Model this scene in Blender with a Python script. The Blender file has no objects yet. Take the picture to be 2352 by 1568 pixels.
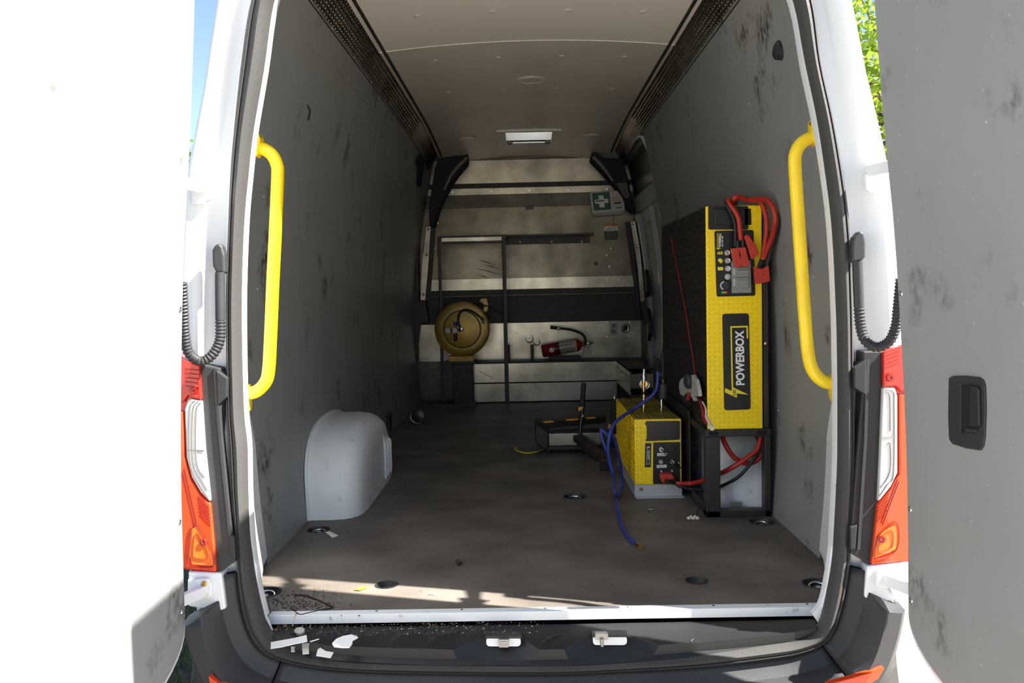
import bpy, bmesh, math, random
from mathutils import Vector, Matrix
random.seed(7)

# ------------------------------------------------------------------ camera
W_PX, H_PX, FPX = 2352.0, 1568.0, 1990.0
VPX, VPY, ROLL = 1206.0, 667.0, 0.021          # vanishing point of the van's long axis, horizon tilt
F = 0.70                                        # height of the load floor above the ground
CAM = Vector((-0.030, -2.33, F + 0.876))
_dx, _dy = VPX - W_PX / 2, H_PX / 2 - VPY
Yc = Vector((_dx, _dy, -FPX)).normalized()
Xc = Vector((1.0, ROLL, (_dx + _dy * ROLL) / FPX)).normalized()
Zc = Xc.cross(Yc).normalized()
R3 = Matrix((Xc, Yc, Zc))                       # camera space -> world space
scene = bpy.context.scene
cam_d = bpy.data.cameras.new('camera')
cam_d.sensor_width = 36.0
cam_d.lens = FPX / W_PX * 36.0
cam_d.clip_start = 0.05
cam_d.clip_end = 500
cam = bpy.data.objects.new('camera', cam_d)
cam.matrix_world = Matrix.Translation(CAM) @ R3.to_4x4()
scene.collection.objects.link(cam)
scene.camera = cam

# ------------------------------------------------------------------ world, sun, exposure
TO_SUN = Vector((0.957, -0.291, 1.055)).normalized()
world = bpy.data.worlds.new('world')
scene.world = world
world.use_nodes = True
wn = world.node_tree.nodes
wl = world.node_tree.links
sky = wn.new('ShaderNodeTexSky')
sky.sky_type = 'NISHITA'
sky.sun_disc = False
sky.sun_elevation = math.asin(TO_SUN.z)
sky.sun_rotation = math.atan2(TO_SUN.x, TO_SUN.y)
sky.air_density = 1.0
sky.dust_density = 0.5
sky.ozone_density = 1.0
wl.new(sky.outputs[0], wn['Background'].inputs['Color'])
wn['Background'].inputs['Strength'].default_value = 0.115
sun_d = bpy.data.lights.new('sun', 'SUN')
sun_d.energy = 13.0
sun_d.angle = math.radians(0.6)
sun_d.color = (1.0, 0.955, 0.89)
sun = bpy.data.objects.new('sun', sun_d)
sun.rotation_euler = TO_SUN.to_track_quat('Z', 'Y').to_euler()
sun.location = (6, -4, 9)
scene.collection.objects.link(sun)
vs = scene.view_settings
vs.view_transform = 'Standard'
vs.look = 'None'
vs.gamma = 1.0
vs.use_curve_mapping = False
vs.exposure = 1.1

# ------------------------------------------------------------------ pixel -> world rays
def ray(px, py):
    return R3 @ Vector((px - W_PX / 2, H_PX / 2 - py, -FPX))
def Py(px, py, y):
    d = ray(px, py)
    return CAM + d * ((y - CAM.y) / d.y)
def Px(px, py, x):
    d = ray(px, py)
    return CAM + d * ((x - CAM.x) / d.x)
def Pz(px, py, z):
    d = ray(px, py)
    return CAM + d * ((z - CAM.z) / d.z)

HWP = [(0, .891), (.15, .908), (.3, .917), (.5, .923), (.7, .917), (.857, .910), (1.1, .889), (1.3, .860), (1.477, .832), (1.6, .805), (1.725, .781), (1.79, .768), (1.93, .738), (2.1, .70)]
def interp(tab, t):
    if t <= tab[0][0]:
        return tab[0][1]
    for (a, va), (b, vb) in zip(tab, tab[1:]):
        if t <= b:
            return va + (vb - va) * (t - a) / (b - a)
    return tab[-1][1]
def smooth_tab(tab, t, h=.08):
    return (interp(tab, t - h) + 2 * interp(tab, t) + interp(tab, t + h)) / 4
def hw(z):                                      # half width of the load room at height z above the floor
    return smooth_tab(HWP, z)
def on_wall(px, py, side, off=0.0):             # hit the curved side wall
    p = Px(px, py, side * .89)
    for _ in range(12):
        p = Px(px, py, side * (hw(p.z - F) - off))
    return p

# ------------------------------------------------------------------ materials
MATS = {}
def nodes_of(m):
    return m.node_tree.nodes, m.node_tree.links
def mat(name, col, rough=.5, metal=0., spec=.5, col2=None, scale=6., lo=.4, hi=.65, stretch=(1, 1, 1),
        bump=0., bscale=60., coat=0., transm=0., detail=5., ior=1.45):
    m = bpy.data.materials.new(name)
    m.use_nodes = True
    n, l = nodes_of(m)
    b = n['Principled BSDF']
    b.inputs['Base Color'].default_value = (*col, 1)
    b.inputs['Roughness'].default_value = rough
    b.inputs['Metallic'].default_value = metal
    b.inputs['Specular IOR Level'].default_value = spec
    b.inputs['Coat Weight'].default_value = coat
    b.inputs['Transmission Weight'].default_value = transm
    b.inputs['IOR'].default_value = ior
    if col2 or bump:
        tc = n.new('ShaderNodeTexCoord')
        mp = n.new('ShaderNodeMapping')
        mp.inputs['Scale'].default_value = stretch
        l.new(tc.outputs['Object'], mp.inputs[0])
    if col2:
        t = n.new('ShaderNodeTexNoise')
        t.inputs['Scale'].default_value = scale
        t.inputs['Detail'].default_value = detail
        l.new(mp.outputs[0], t.inputs['Vector'])
        r = n.new('ShaderNodeValToRGB')
        r.color_ramp.elements[0].position = lo
        r.color_ramp.elements[1].position = hi
        r.color_ramp.elements[0].color = (*col, 1)
        r.color_ramp.elements[1].color = (*col2, 1)
        l.new(t.outputs[0], r.inputs[0])
        l.new(r.outputs[0], b.inputs['Base Color'])
    if bump:
        t2 = n.new('ShaderNodeTexNoise')
        t2.inputs['Scale'].default_value = bscale
        l.new(mp.outputs[0], t2.inputs['Vector'])
        bp = n.new('ShaderNodeBump')
        bp.inputs['Strength'].default_value = bump
        bp.inputs['Distance'].default_value = .002
        l.new(t2.outputs[0], bp.inputs['Height'])
        l.new(bp.outputs[0], b.inputs['Normal'])
    MATS[name] = m
    return m
def smudge_mat(name, base, dark, rough=.5, sc=1.0, thr=.60, soft=.16, light=None):
    """painted lining board with rubbed dark scuffs"""
    m = bpy.data.materials.new(name)
    m.use_nodes = True
    n, l = nodes_of(m)
    b = n['Principled BSDF']
    b.inputs['Roughness'].default_value = rough
    b.inputs['Specular IOR Level'].default_value = .35
    tc = n.new('ShaderNodeTexCoord')
    def noise(scale, stretch, detail=6):
        mp = n.new('ShaderNodeMapping')
        mp.inputs['Scale'].default_value = stretch
        l.new(tc.outputs['Object'], mp.inputs[0])
        t = n.new('ShaderNodeTexNoise')
        t.inputs['Scale'].default_value = scale
        t.inputs['Detail'].default_value = detail
        l.new(mp.outputs[0], t.inputs['Vector'])
        return t
    def ramp(src, p0, p1):
        r = n.new('ShaderNodeMapRange')
        r.inputs['From Min'].default_value = p0
        r.inputs['From Max'].default_value = p1
        l.new(src, r.inputs['Value'])
        return r
    a = ramp(noise(4.6 * sc, (1, 1, 1), 7).outputs[0], thr, thr + soft)
    c = ramp(noise(42, (1, 1.15, .85), 3).outputs[0], .36, .62)
    mul = n.new('ShaderNodeMath'); mul.operation = 'MULTIPLY'
    l.new(a.outputs[0], mul.inputs[0]); l.new(c.outputs[0], mul.inputs[1])
    mix = n.new('ShaderNodeMix'); mix.data_type = 'RGBA'
    big = ramp(noise(2.0, (1, 1, .6), 3).outputs[0], .3, .7)
    mix0 = n.new('ShaderNodeMix'); mix0.data_type = 'RGBA'
    mix0.inputs[6].default_value = (*base, 1)
    mix0.inputs[7].default_value = (*[v * .86 for v in base], 1)
    l.new(big.outputs[0], mix0.inputs[0])
    l.new(mul.outputs[0], mix.inputs[0])
    l.new(mix0.outputs[2], mix.inputs[6])
    mix.inputs[7].default_value = (*dark, 1)
    out = mix.outputs[2]
    s = ramp(noise(90, (1, 1, 1), 2).outputs[0], .735, .76)
    mix2 = n.new('ShaderNodeMix'); mix2.data_type = 'RGBA'
    l.new(s.outputs[0], mix2.inputs[0]); l.new(out, mix2.inputs[6])
    mix2.inputs[7].default_value = (.55, .53, .48, 1)
    l.new(mix2.outputs[2], b.inputs['Base Color'])
    # faint woven grain
    w = n.new('ShaderNodeTexNoise'); w.inputs['Scale'].default_value = 260
    l.new(tc.outputs['Object'], w.inputs['Vector'])
    bp = n.new('ShaderNodeBump'); bp.inputs['Strength'].default_value = .12; bp.inputs['Distance'].default_value = .001
    l.new(w.outputs[0], bp.inputs['Height']); l.new(bp.outputs[0], b.inputs['Normal'])
    MATS[name] = m
    return m
def brushed(name, col, rough=.34, stretch=(1.5, 1.5, 40), dark=.75):
    m = mat(name, col, rough, 1.0, col2=tuple(v * dark for v in col), scale=9, lo=.35, hi=.8, stretch=stretch)
    n, l = nodes_of(m)
    t = n.new('ShaderNodeTexNoise'); t.inputs['Scale'].default_value = 5; t.inputs['Detail'].default_value = 6
    tc = n.new('ShaderNodeTexCoord'); l.new(tc.outputs['Object'], t.inputs['Vector'])
    r = n.new('ShaderNodeMapRange'); r.inputs['To Min'].default_value = rough - .08; r.inputs['To Max'].default_value = rough + .16
    l.new(t.outputs[0], r.inputs['Value']); l.new(r.outputs[0], n['Principled BSDF'].inputs['Roughness'])
    t3 = n.new('ShaderNodeTexNoise'); t3.inputs['Scale'].default_value = 3.5; t3.inputs['Detail'].default_value = 7
    l.new(tc.outputs['Object'], t3.inputs['Vector'])
    r3 = n.new('ShaderNodeMapRange'); r3.inputs['From Min'].default_value = .33; r3.inputs['From Max'].default_value = .62; r3.inputs['To Min'].default_value = .55; r3.inputs['To Max'].default_value = 1.12
    l.new(t3.outputs[0], r3.inputs['Value'])
    mm = n.new('ShaderNodeMix'); mm.data_type = 'RGBA'; mm.blend_type = 'MULTIPLY'; mm.inputs[0].default_value = 1.0
    cr = [x for x in n if x.bl_idname == 'ShaderNodeValToRGB'][0]
    l.new(cr.outputs[0], mm.inputs[6]); l.new(r3.outputs[0], mm.inputs[7]); l.new(mm.outputs[2], n['Principled BSDF'].inputs['Base Color'])
    return m
def floor_mat():
    m = bpy.data.materials.new('phenolic floor')
    m.use_nodes = True
    n, l = nodes_of(m)
    b = n['Principled BSDF']
    b.inputs['Roughness'].default_value = .55
    b.inputs['Specular IOR Level'].default_value = .35
    tc = n.new('ShaderNodeTexCoord')
    t = n.new('ShaderNodeTexNoise'); t.inputs['Scale'].default_value = 3.2; t.inputs['Detail'].default_value = 8
    mp0 = n.new('ShaderNodeMapping'); mp0.inputs['Scale'].default_value = (1.0, 1.15, 1)
    l.new(tc.outputs['Object'], mp0.inputs[0]); l.new(mp0.outputs[0], t.inputs['Vector'])
    r = n.new('ShaderNodeValToRGB')
    r.color_ramp.elements[0].position = .28; r.color_ramp.elements[0].color = (.075, .062, .052, 1)
    r.color_ramp.elements[1].position = .72; r.color_ramp.elements[1].color = (.195, .170, .146, 1)
    l.new(t.outputs[0], r.inputs[0])
    # wire mesh imprint
    mp = n.new('ShaderNodeMapping'); mp.inputs['Rotation'].default_value = (0, 0, .5); mp.inputs['Scale'].default_value = (140, 140, 140)
    l.new(tc.outputs['Object'], mp.inputs[0])
    ck = n.new('ShaderNodeTexVoronoi'); ck.inputs['Scale'].default_value = 1.0; ck.inputs['Randomness'].default_value = .15
    l.new(mp.outputs[0], ck.inputs['Vector'])
    mx = n.new('ShaderNodeMix'); mx.data_type = 'RGBA'; mx.blend_type = 'MULTIPLY'
    mx.inputs[0].default_value = 1.0
    rr = n.new('ShaderNodeMapRange'); rr.inputs['To Min'].default_value = .86; rr.inputs['To Max'].default_value = 1.2
    l.new(ck.outputs['Distance'], rr.inputs['Value'])
    l.new(r.outputs[0], mx.inputs[6]); l.new(rr.outputs[0], mx.inputs[7])
    sp = n.new('ShaderNodeTexNoise'); sp.inputs['Scale'].default_value = 55; sp.inputs['Detail'].default_value = 3
    l.new(tc.outputs['Object'], sp.inputs['Vector'])
    sr = n.new('ShaderNodeMapRange'); sr.inputs['From Min'].default_value = .68; sr.inputs['From Max'].default_value = .74
    l.new(sp.outputs[0], sr.inputs['Value'])
    m2 = n.new('ShaderNodeMix'); m2.data_type = 'RGBA'
    l.new(sr.outputs[0], m2.inputs[0]); l.new(mx.outputs[2], m2.inputs[6]); m2.inputs[7].default_value = (.02, .017, .015, 1)
    l.new(m2.outputs[2], b.inputs['Base Color'])
    bp = n.new('ShaderNodeBump'); bp.inputs['Strength'].default_value = .35; bp.inputs['Distance'].default_value = .0015
    l.new(ck.outputs['Distance'], bp.inputs['Height']); l.new(bp.outputs[0], b.inputs['Normal'])
    MATS['floor'] = m
floor_mat()
smudge_mat('grey_board', (.262, .270, .266), (.036, .033, .030), .45, 1.0, .585, .10)  # the door lining's grey, darkened to put the load room's dimness into the colour
smudge_mat('grey_door', (.31, .32, .315), (.07, .066, .060), .5, .85, .605, .12)
smudge_mat('white_dirty', (.80, .82, .83), (.18, .16, .14), .28, 2.2, .60, .25)
mat('van_white', (.80, .82, .84), .22, coat=.4)
mat('jamb_white', (.78, .80, .82), .3, col2=(.5, .48, .45), scale=30, lo=.66, hi=.75)
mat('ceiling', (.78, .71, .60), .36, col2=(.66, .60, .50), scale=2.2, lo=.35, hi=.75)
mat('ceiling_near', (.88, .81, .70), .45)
mat('rivet', (.62, .60, .50), .35)
brushed('aluminium', (.17, .150, .118), .28)  # dark surroundings mirrored in the bulkhead are put into this low base colour
brushed('aluminium_bright', (.47, .43, .36), .26)
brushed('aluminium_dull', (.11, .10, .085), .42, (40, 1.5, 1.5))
brushed('plate_dark', (.27, .245, .20), .27, (2, 2, 2))
mat('striker', (.34, .33, .31), .4, .7)
mat('steel', (.62, .62, .62), .28, 1.0)
mat('silver_frame', (.50, .50, .48), .4, .6)
mat('alloy_light', (.52, .53, .54), .42, .35)
mat('brass', (.62, .42, .17), .3, 1.0)
mat('seal', (.055, .054, .052), .5, bump=.3, bscale=120)
mat('plastic_dark', (.026, .0275, .0285), .5, bump=.25, bscale=700, col2=(.034, .035, .036), scale=4)
mat('step_plastic', (.012, .0125, .0135), .45, bump=.2, bscale=500)
mat('plastic_black', (.022, .022, .023), .5)
mat('bumper_seam', (.008, .008, .008), .8)
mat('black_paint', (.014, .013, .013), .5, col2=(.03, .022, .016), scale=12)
mat('black_gloss', (.012, .012, .013), .3)
mat('steel_frame', (.022, .021, .021), .45, col2=(.055, .034, .022), scale=7, lo=.52, hi=.75)
mat('felt', (.020, .021, .024), .95, col2=(.035, .036, .04), scale=160)
mat('felt_grey', (.10, .10, .10), .95, col2=(.2, .2, .2), scale=160)
mat('felt_edge', (.23, .21, .19), .7)
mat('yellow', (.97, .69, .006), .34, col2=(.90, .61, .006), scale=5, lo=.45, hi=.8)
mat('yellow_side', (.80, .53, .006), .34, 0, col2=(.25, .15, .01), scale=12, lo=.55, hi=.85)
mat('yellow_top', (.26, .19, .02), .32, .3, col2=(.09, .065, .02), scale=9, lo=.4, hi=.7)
mat('handle_yellow', (.92, .66, .008), .3, coat=.3, col2=(.85, .58, .008), scale=14)
mat('logo_yellow', (.80, .66, .03), .4)
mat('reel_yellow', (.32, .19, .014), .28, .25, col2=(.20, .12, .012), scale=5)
mat('black_side', (.012, .010, .008), .55)
mat('red_cable', (.42, .025, .014), .42)
mat('red_plug', (.48, .040, .020), .45)
mat('red_cord', (.30, .012, .012), .6)
mat('black_cable', (.013, .013, .014), .5)
mat('blue_hose', (.022, .045, .27), .38)
mat('grey_plastic', (.24, .245, .23), .5)
mat('grey_light', (.42, .42, .40), .45)
mat('white_print', (.78, .78, .76), .5)
mat('white_plastic', (.50, .50, .46), .45)
mat('paper', (.86, .85, .82), .8)
mat('paper_tan', (.70, .64, .54), .85)
mat('green_print', (.004, .115, .075), .5)
mat('red_print', (.60, .09, .05), .5)
mat('orange_print', (.62, .17, .015), .5)
mat('blue_paint', (.005, .009, .035), .6)
mat('extinguisher', (.27, .014, .012), .25, coat=.3)
mat('lens_red', (.62, .022, .014), .12, coat=.6)
mat('lens_orange', (.70, .055, .010), .12, coat=.6)
mat('lens_dark', (.22, .010, .006), .2, coat=.5)
mat('lens_amber', (.80, .15, .015), .1, coat=.5)
mat('lens_clear', (.62, .62, .60), .08, coat=.6)
mat('lens_silver', (.75, .75, .74), .15, .9)
mat('lens_grey', (.28, .28, .27), .2, .5)
mat('tape', (.80, .36, .02), .5)
mat('dirt', (.055, .042, .03), .9, col2=(.03, .024, .02), scale=30)
mat('dirt_light', (.36, .30, .22), .9)
mat('stone_red', (.28, .10, .05), .8)
mat('leaf_dry', (.75, .36, .03), .7)
mat('straw', (.62, .45, .17), .8)
mat('scrape', (.30, .27, .22), .7, col2=(.24, .24, .23), scale=40, lo=.4, hi=.6)
mat('scrape_dark', (.05, .047, .043), .7)
mat('hole', (.006, .006, .006), .9)
mat('gauge', (.50, .51, .52), .3)
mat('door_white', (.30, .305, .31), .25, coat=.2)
mat('window_dark', (.020, .022, .025), .22)
mat('dial', (.02, .02, .02), .15, coat=.5)
mat('led_green', (.05, .45, .03), .5)
mat('led_red', (.55, .02, .02), .5)
mat('bark', (.12, .085, .06), .9, bump=.6, bscale=20)
mat('gravel', (.44, .40, .345), .95, col2=(.13, .119, .102), scale=85, lo=.40, hi=.66, bump=1., bscale=110)
mat('soil', (.06, .055, .045), .95, col2=(.10, .10, .07), scale=40)
mat('grass', (.07, .14, .02), .7, col2=(.16, .17, .07), scale=8)
mat('rubber', (.02, .02, .02), .7)
mat('glass_face', (.02, .02, .018), .25)
def leaf_mat(name, col):
    m = bpy.data.materials.new(name); m.use_nodes = True
    n, l = nodes_of(m); b = n['Principled BSDF']
    b.inputs['Base Color'].default_value = (*col, 1); b.inputs['Roughness'].default_value = .55
    tr = n.new('ShaderNodeBsdfTranslucent'); tr.inputs[0].default_value = (col[0] * 1.5, col[1] * 1.4, col[2], 1)
    mx = n.new('ShaderNodeMixShader'); mx.inputs[0].default_value = .45
    l.new(b.outputs[0], mx.inputs[1]); l.new(tr.outputs[0], mx.inputs[2]); l.new(mx.outputs[0], n['Material Output'].inputs[0])
    MATS[name] = m
leaf_mat('leaf', (.20, .30, .03))
leaf_mat('leaf_dark', (.09, .17, .03))
def lid_mat():
    m = bpy.data.materials.new('hatch lid'); m.use_nodes = True
    n, l = nodes_of(m)
    tr = n.new('ShaderNodeBsdfTranslucent'); tr.inputs[0].default_value = (.62, .64, .66, 1)
    df = n.new('ShaderNodeBsdfDiffuse'); df.inputs[0].default_value = (.5, .5, .5, 1)
    mx = n.new('ShaderNodeMixShader'); mx.inputs[0].default_value = .45
    l.new(tr.outputs[0], mx.inputs[1]); l.new(df.outputs[0], mx.inputs[2]); l.new(mx.outputs[0], n['Material Output'].inputs[0])
    MATS['hatch_lid'] = m
lid_mat()

# ------------------------------------------------------------------ object helpers
OFF = {}
def tag(o, label=None, cat=None, group=None, kind=None):
    if label: o['label'] = label
    if cat: o['category'] = cat
    if group: o['group'] = group
    if kind: o['kind'] = kind
    return o
def thing(name, loc, label, cat, group=None, kind=None):
    o = bpy.data.objects.new(name, None)
    o.empty_display_size = .05
    o.location = loc
    scene.collection.objects.link(o)
    OFF[o.name] = Vector(loc)
    return tag(o, label, cat, group, kind)
class MB:
    def __init__(s):
        s.v, s.f = [], []
    def add(s, vs, fs):
        k = len(s.v)
        s.v += [Vector(v) for v in vs]
        s.f += [tuple(i + k for i in f) for f in fs]
        return s
    def box(s, a, b):
        x0, x1 = sorted((a[0], b[0])); y0, y1 = sorted((a[1], b[1])); z0, z1 = sorted((a[2], b[2]))
        return s.add([(x0, y0, z0), (x1, y0, z0), (x1, y1, z0), (x0, y1, z0), (x0, y0, z1), (x1, y0, z1), (x1, y1, z1), (x0, y1, z1)],
                     [(0, 3, 2, 1), (4, 5, 6, 7), (0, 1, 5, 4), (1, 2, 6, 5), (2, 3, 7, 6), (3, 0, 4, 7)])
    def prism(s, poly, d):
        poly = [Vector(p) for p in poly]; d = Vector(d); n = len(poly)
        nrm = sum(((poly[i] - poly[0]).cross(poly[(i + 1) % n] - poly[0]) for i in range(1, n - 1)), Vector())
        if nrm.dot(d) > 0:
            poly = poly[::-1]
        return s.add(poly + [p + d for p in poly],
                     [tuple(range(n)), tuple(range(2 * n - 1, n - 1, -1))] + [((i + 1) % n, i, i + n, (i + 1) % n + n) for i in range(n)])
    def grid(s, rows, closed=False, flip=False):
        m = len(rows[0]); vs = [p for r in rows for p in r]; fs = []
        for i in range(len(rows) - 1):
            for j in range(m if closed else m - 1):
                q = (i * m + j, i * m + (j + 1) % m, (i + 1) * m + (j + 1) % m, (i + 1) * m + j)
                fs.append(q[::-1] if flip else q)
        return s.add(vs, fs)
    def tube(s, pts, r, seg=12, caps=True, closed=False):
        pts = [Vector(p) for p in pts]; n = len(pts)
        rs = r if isinstance(r, (list, tuple)) else [r] * n
        tang = []
        for i in range(n):
            a = pts[(i - 1) % n] if (closed or i) else pts[0]
            b = pts[(i + 1) % n] if (closed or i < n - 1) else pts[-1]
            t = (b - a); tang.append(t.normalized() if t.length > 1e-9 else Vector((0, 0, 1)))
        up = Vector((0, 0, 1)) if abs(tang[0].z) < .9 else Vector((1, 0, 0))
        u = tang[0].cross(up).normalized(); rows = []
        for i in range(n):
            u = (u - tang[i] * u.dot(tang[i])).normalized()
            w = tang[i].cross(u)
            rows.append([pts[i] + (u * math.cos(2 * math.pi * k / seg) + w * math.sin(2 * math.pi * k / seg)) * rs[i] for k in range(seg)])
        if closed:
            rows.append(rows[0])
        k0 = len(s.v)
        s.grid(rows, closed=True, flip=False)
        if caps and not closed:
            s.f.append(tuple(k0 + k for k in range(seg))[::-1]); s.f.append(tuple(k0 + (n - 1) * seg + k for k in range(seg)))
        return s
    def cyl(s, a, b, r, seg=20, r2=None):
        return s.tube([a, b], [r, r2 if r2 is not None else r], seg)
    def lathe(s, c, axis, prof, seg=28):         # prof: (radius, distance along axis)
        axis = Vector(axis).normalized(); c = Vector(c)
        u = axis.cross(Vector((0, 0, 1)) if abs(axis.z) < .9 else Vector((1, 0, 0))).normalized(); w = axis.cross(u)
        rows = [[c + axis * h + (u * math.cos(2 * math.pi * k / seg) + w * math.sin(2 * math.pi * k / seg)) * max(r, 1e-5) for k in range(seg)] for r, h in prof]
        return s.grid(rows, closed=True)
    def build(s, name, m, parent=None, bev=0., smooth=False, ang=35, base=None, label=None, kind=None, seg=2, fix=True):
        off = OFF[parent.name] if parent else (Vector(base) if base is not None else s.base())
        me = bpy.data.meshes.new(name)
        me.from_pydata([tuple(v - off) for v in s.v], [], s.f)
        me.materials.append(MATS[m] if isinstance(m, str) else m)
        if fix:
            bm = bmesh.new(); bm.from_mesh(me)
            bmesh.ops.remove_doubles(bm, verts=bm.verts, dist=1e-6)
            bmesh.ops.recalc_face_normals(bm, faces=bm.faces)
            bm.to_mesh(me); bm.free()
        if smooth:
            me.polygons.foreach_set('use_smooth', [True] * len(me.polygons))
            me.set_sharp_from_angle(angle=math.radians(ang))
        me.update()
        o = bpy.data.objects.new(name, me)
        scene.collection.objects.link(o)
        if parent:
            o.parent = parent
        else:
            o.location = off
        OFF[o.name] = off
        if bev:
            b = o.modifiers.new('bevel', 'BEVEL'); b.width = bev; b.segments = seg; b.limit_method = 'ANGLE'; b.angle_limit = math.radians(35)
        return tag(o, label, kind=kind)
    def base(s):
        xs = [v.x for v in s.v]; ys = [v.y for v in s.v]; zs = [v.z for v in s.v]
        return Vector(((min(xs) + max(xs)) / 2, (min(ys) + max(ys)) / 2, min(zs)))
def spline(pts, n=8, closed=False):
    pts = [Vector(p) for p in pts]; out = []; N = len(pts)
    rng = range(N) if closed else range(N - 1)
    for i in rng:
        if closed:
            p0, p1, p2, p3 = pts[(i - 1) % N], pts[i], pts[(i + 1) % N], pts[(i + 2) % N]
        else:
            p0, p1, p2, p3 = pts[max(i - 1, 0)], pts[i], pts[i + 1], pts[min(i + 2, N - 1)]
        for k in range(n):
            t = k / n
            out.append(.5 * ((2 * p1) + (p2 - p0) * t + (2 * p0 - 5 * p1 + 4 * p2 - p3) * t * t + (3 * p1 - p0 - 3 * p2 + p3) * t ** 3))
    if not closed:
        out.append(pts[-1])
    return out
def resample(pts, step):
    L = [0]
    for a, b in zip(pts, pts[1:]):
        L.append(L[-1] + (b - a).length)
    n = max(2, int(L[-1] / step)); out = []; j = 0
    for i in range(n + 1):
        d = L[-1] * i / n
        while j < len(L) - 2 and L[j + 1] < d:
            j += 1
        t = (d - L[j]) / max(L[j + 1] - L[j], 1e-9)
        out.append(pts[j].lerp(pts[j + 1], min(max(t, 0), 1)))
    return out
def pxpoly(pts, y):
    return [Py(a, b, y) for a, b in pts]
def rrect(cx, cy, w, h, r, n=5):
    out = []
    for (sx, sy, a0) in ((1, 1, 0), (-1, 1, 90), (-1, -1, 180), (1, -1, 270)):
        for k in range(n + 1):
            a = math.radians(a0 + 90 * k / n)
            out.append((cx + sx * (w / 2 - r) + r * math.cos(a), cy + sy * (h / 2 - r) + r * math.sin(a)))
    return out
def pxrr(x0, y0, x1, y1, r, y, n=4):
    return pxpoly(rrect((x0 + x1) / 2, (y0 + y1) / 2, abs(x1 - x0), abs(y1 - y0), r, n), y)
def text_on(parent, name, s, O, U, V, m, thick=.0006, bold=.0, label=None):
    """flat lettering: s filled into the parallelogram O, O+U, O+V"""
    cu = bpy.data.curves.new('lettering', 'FONT'); cu.body = s; cu.offset = bold; cu.resolution_u = 3
    t = bpy.data.objects.new('lettering', cu); scene.collection.objects.link(t)
    me = t.to_mesh(); vs = [v.co.copy() for v in me.vertices]; fs = [tuple(p.vertices) for p in me.polygons]
    t.to_mesh_clear(); bpy.data.objects.remove(t); bpy.data.curves.remove(cu)
    x0 = min(v.x for v in vs); x1 = max(v.x for v in vs); y0 = min(v.y for v in vs); y1 = max(v.y for v in vs)
    O, U, V = Vector(O), Vector(U), Vector(V); N = U.cross(V).normalized()
    mb = MB(); mb.add([O + U * ((v.x - x0) / (x1 - x0)) + V * ((v.y - y0) / (y1 - y0)) + N * thick for v in vs], fs)
    return mb.build(name, m, parent, label=label, fix=False)
def tread(mb, O, U, V, nu, nv, pitch, ln, wd, hgt, skip=None):
    """raised lozenges of checker plate on the patch O + U*[0..nu] + V*[0..nv]"""
    O, U, V = Vector(O), Vector(U).normalized(), Vector(V).normalized(); N = U.cross(V)
    i = 0; u = pitch / 2
    while u < nu:
        j = 0; v = pitch / 2
        while v < nv:
            if not (skip and skip(u, v)):
                sg = 1 if (i + j) % 2 else -1
                d = (U * .72 + V * .69 * sg).normalized(); p = N.cross(d); c = O + U * u + V * v
                mb.add([c - d * ln / 2, c - p * wd / 2, c + d * ln / 2, c + p * wd / 2, c - d * ln * .28 + N * hgt, c + d * ln * .28 + N * hgt],
                       [(0, 1, 4), (1, 2, 5, 4), (2, 3, 5), (3, 0, 4, 5)])
            v += pitch; j += 1
        u += pitch; i += 1

# ================================================================== SETTING
YB = 4.68                                        # bulkhead plane
YE = .38                                         # rear edge of the side linings
CEILZ = 1.99
def ceil_z(x, y):
    drop = 0 if y < 3.3 else -.085 * ((y - 3.3) / (YB - 3.3)) ** 1.6
    return F + CEILZ + .035 * (1 - (x / .66) ** 2) + drop

# ---- ground outside
g = MB()
g.grid([[(x, y, 0) for x in (-60, -.95, 60)] for y in (-40, 90)])
gr = g.build('ground', 'gravel', base=(0, 0, 0)); tag(gr, 'pale sunlit gravel yard around the van', 'ground', kind='structure')
g = MB(); g.grid([[(x, y, .012) for x in (-9, -4, -1.15)] for y in (-6, 2, 14)])
tag(g.build('soil_strip', 'soil', base=(-5, 4, 0)), 'dark soil strip beside the sunlit rear door', 'ground', kind='structure')
g = MB()
for _ in range(9000):
    x = -1.15 - abs(random.gauss(0, .9)); y = random.uniform(-.6, 4.5); h = random.uniform(.03, .11); a = random.uniform(0, 6.28)
    dx, dy = .004 * math.cos(a), .004 * math.sin(a); tx, ty = random.uniform(-.05, .05), random.uniform(-.05, .05)
    g.add([(x - dx, y - dy, .012), (x + dx, y + dy, .012), (x + tx, y + ty, .012 + h)], [(0, 1, 2)])
tag(g.build('grass', 'grass', base=(-1.6, 2, .012), fix=False), 'sparse green grass on the dark soil strip', 'grass', kind='stuff')

# ---- floor with real holes for the lashing cups
CUPS = [(732, 1216, .040, 'beside the white wheel arch on the scuffed wall side'), (888, 1343, .032, 'next to the sunlit strip and yellow leaf'),
        (610, 1360, .043, 'in the corner by the dirt and straw'), (1600, 1333, .031, 'alone in the open floor by the sill'),
        (1880, 1340, .043, 'against the jamb under the shaded grab handle'), (1750, 1198, .043, 'under the foot of the black box stand'),
        (1320, 1140, .046, 'in mid floor beside the small yellow box')]
fl = MB(); fl.box((-.90, -.005, F - .02), (.90, YB, F))
flo = fl.build('floor', 'floor', base=(0, 0, F)); tag(flo, 'brown phenolic plywood load floor with mesh imprint', 'floor', kind='structure')
cut = MB(); cup_pos = []
for (a, b, r, _) in CUPS:
    c = Pz(a, b, F); cup_pos.append(c)
    cut.cyl((c.x, c.y, F - .05), (c.x, c.y, F + .05), r, 28)
cuto = cut.build('cutter', 'hole', base=(0, 0, F))
bo = flo.modifiers.new('b', 'BOOLEAN'); bo.operation = 'DIFFERENCE'; bo.solver = 'EXACT'; bo.object = cuto
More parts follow.
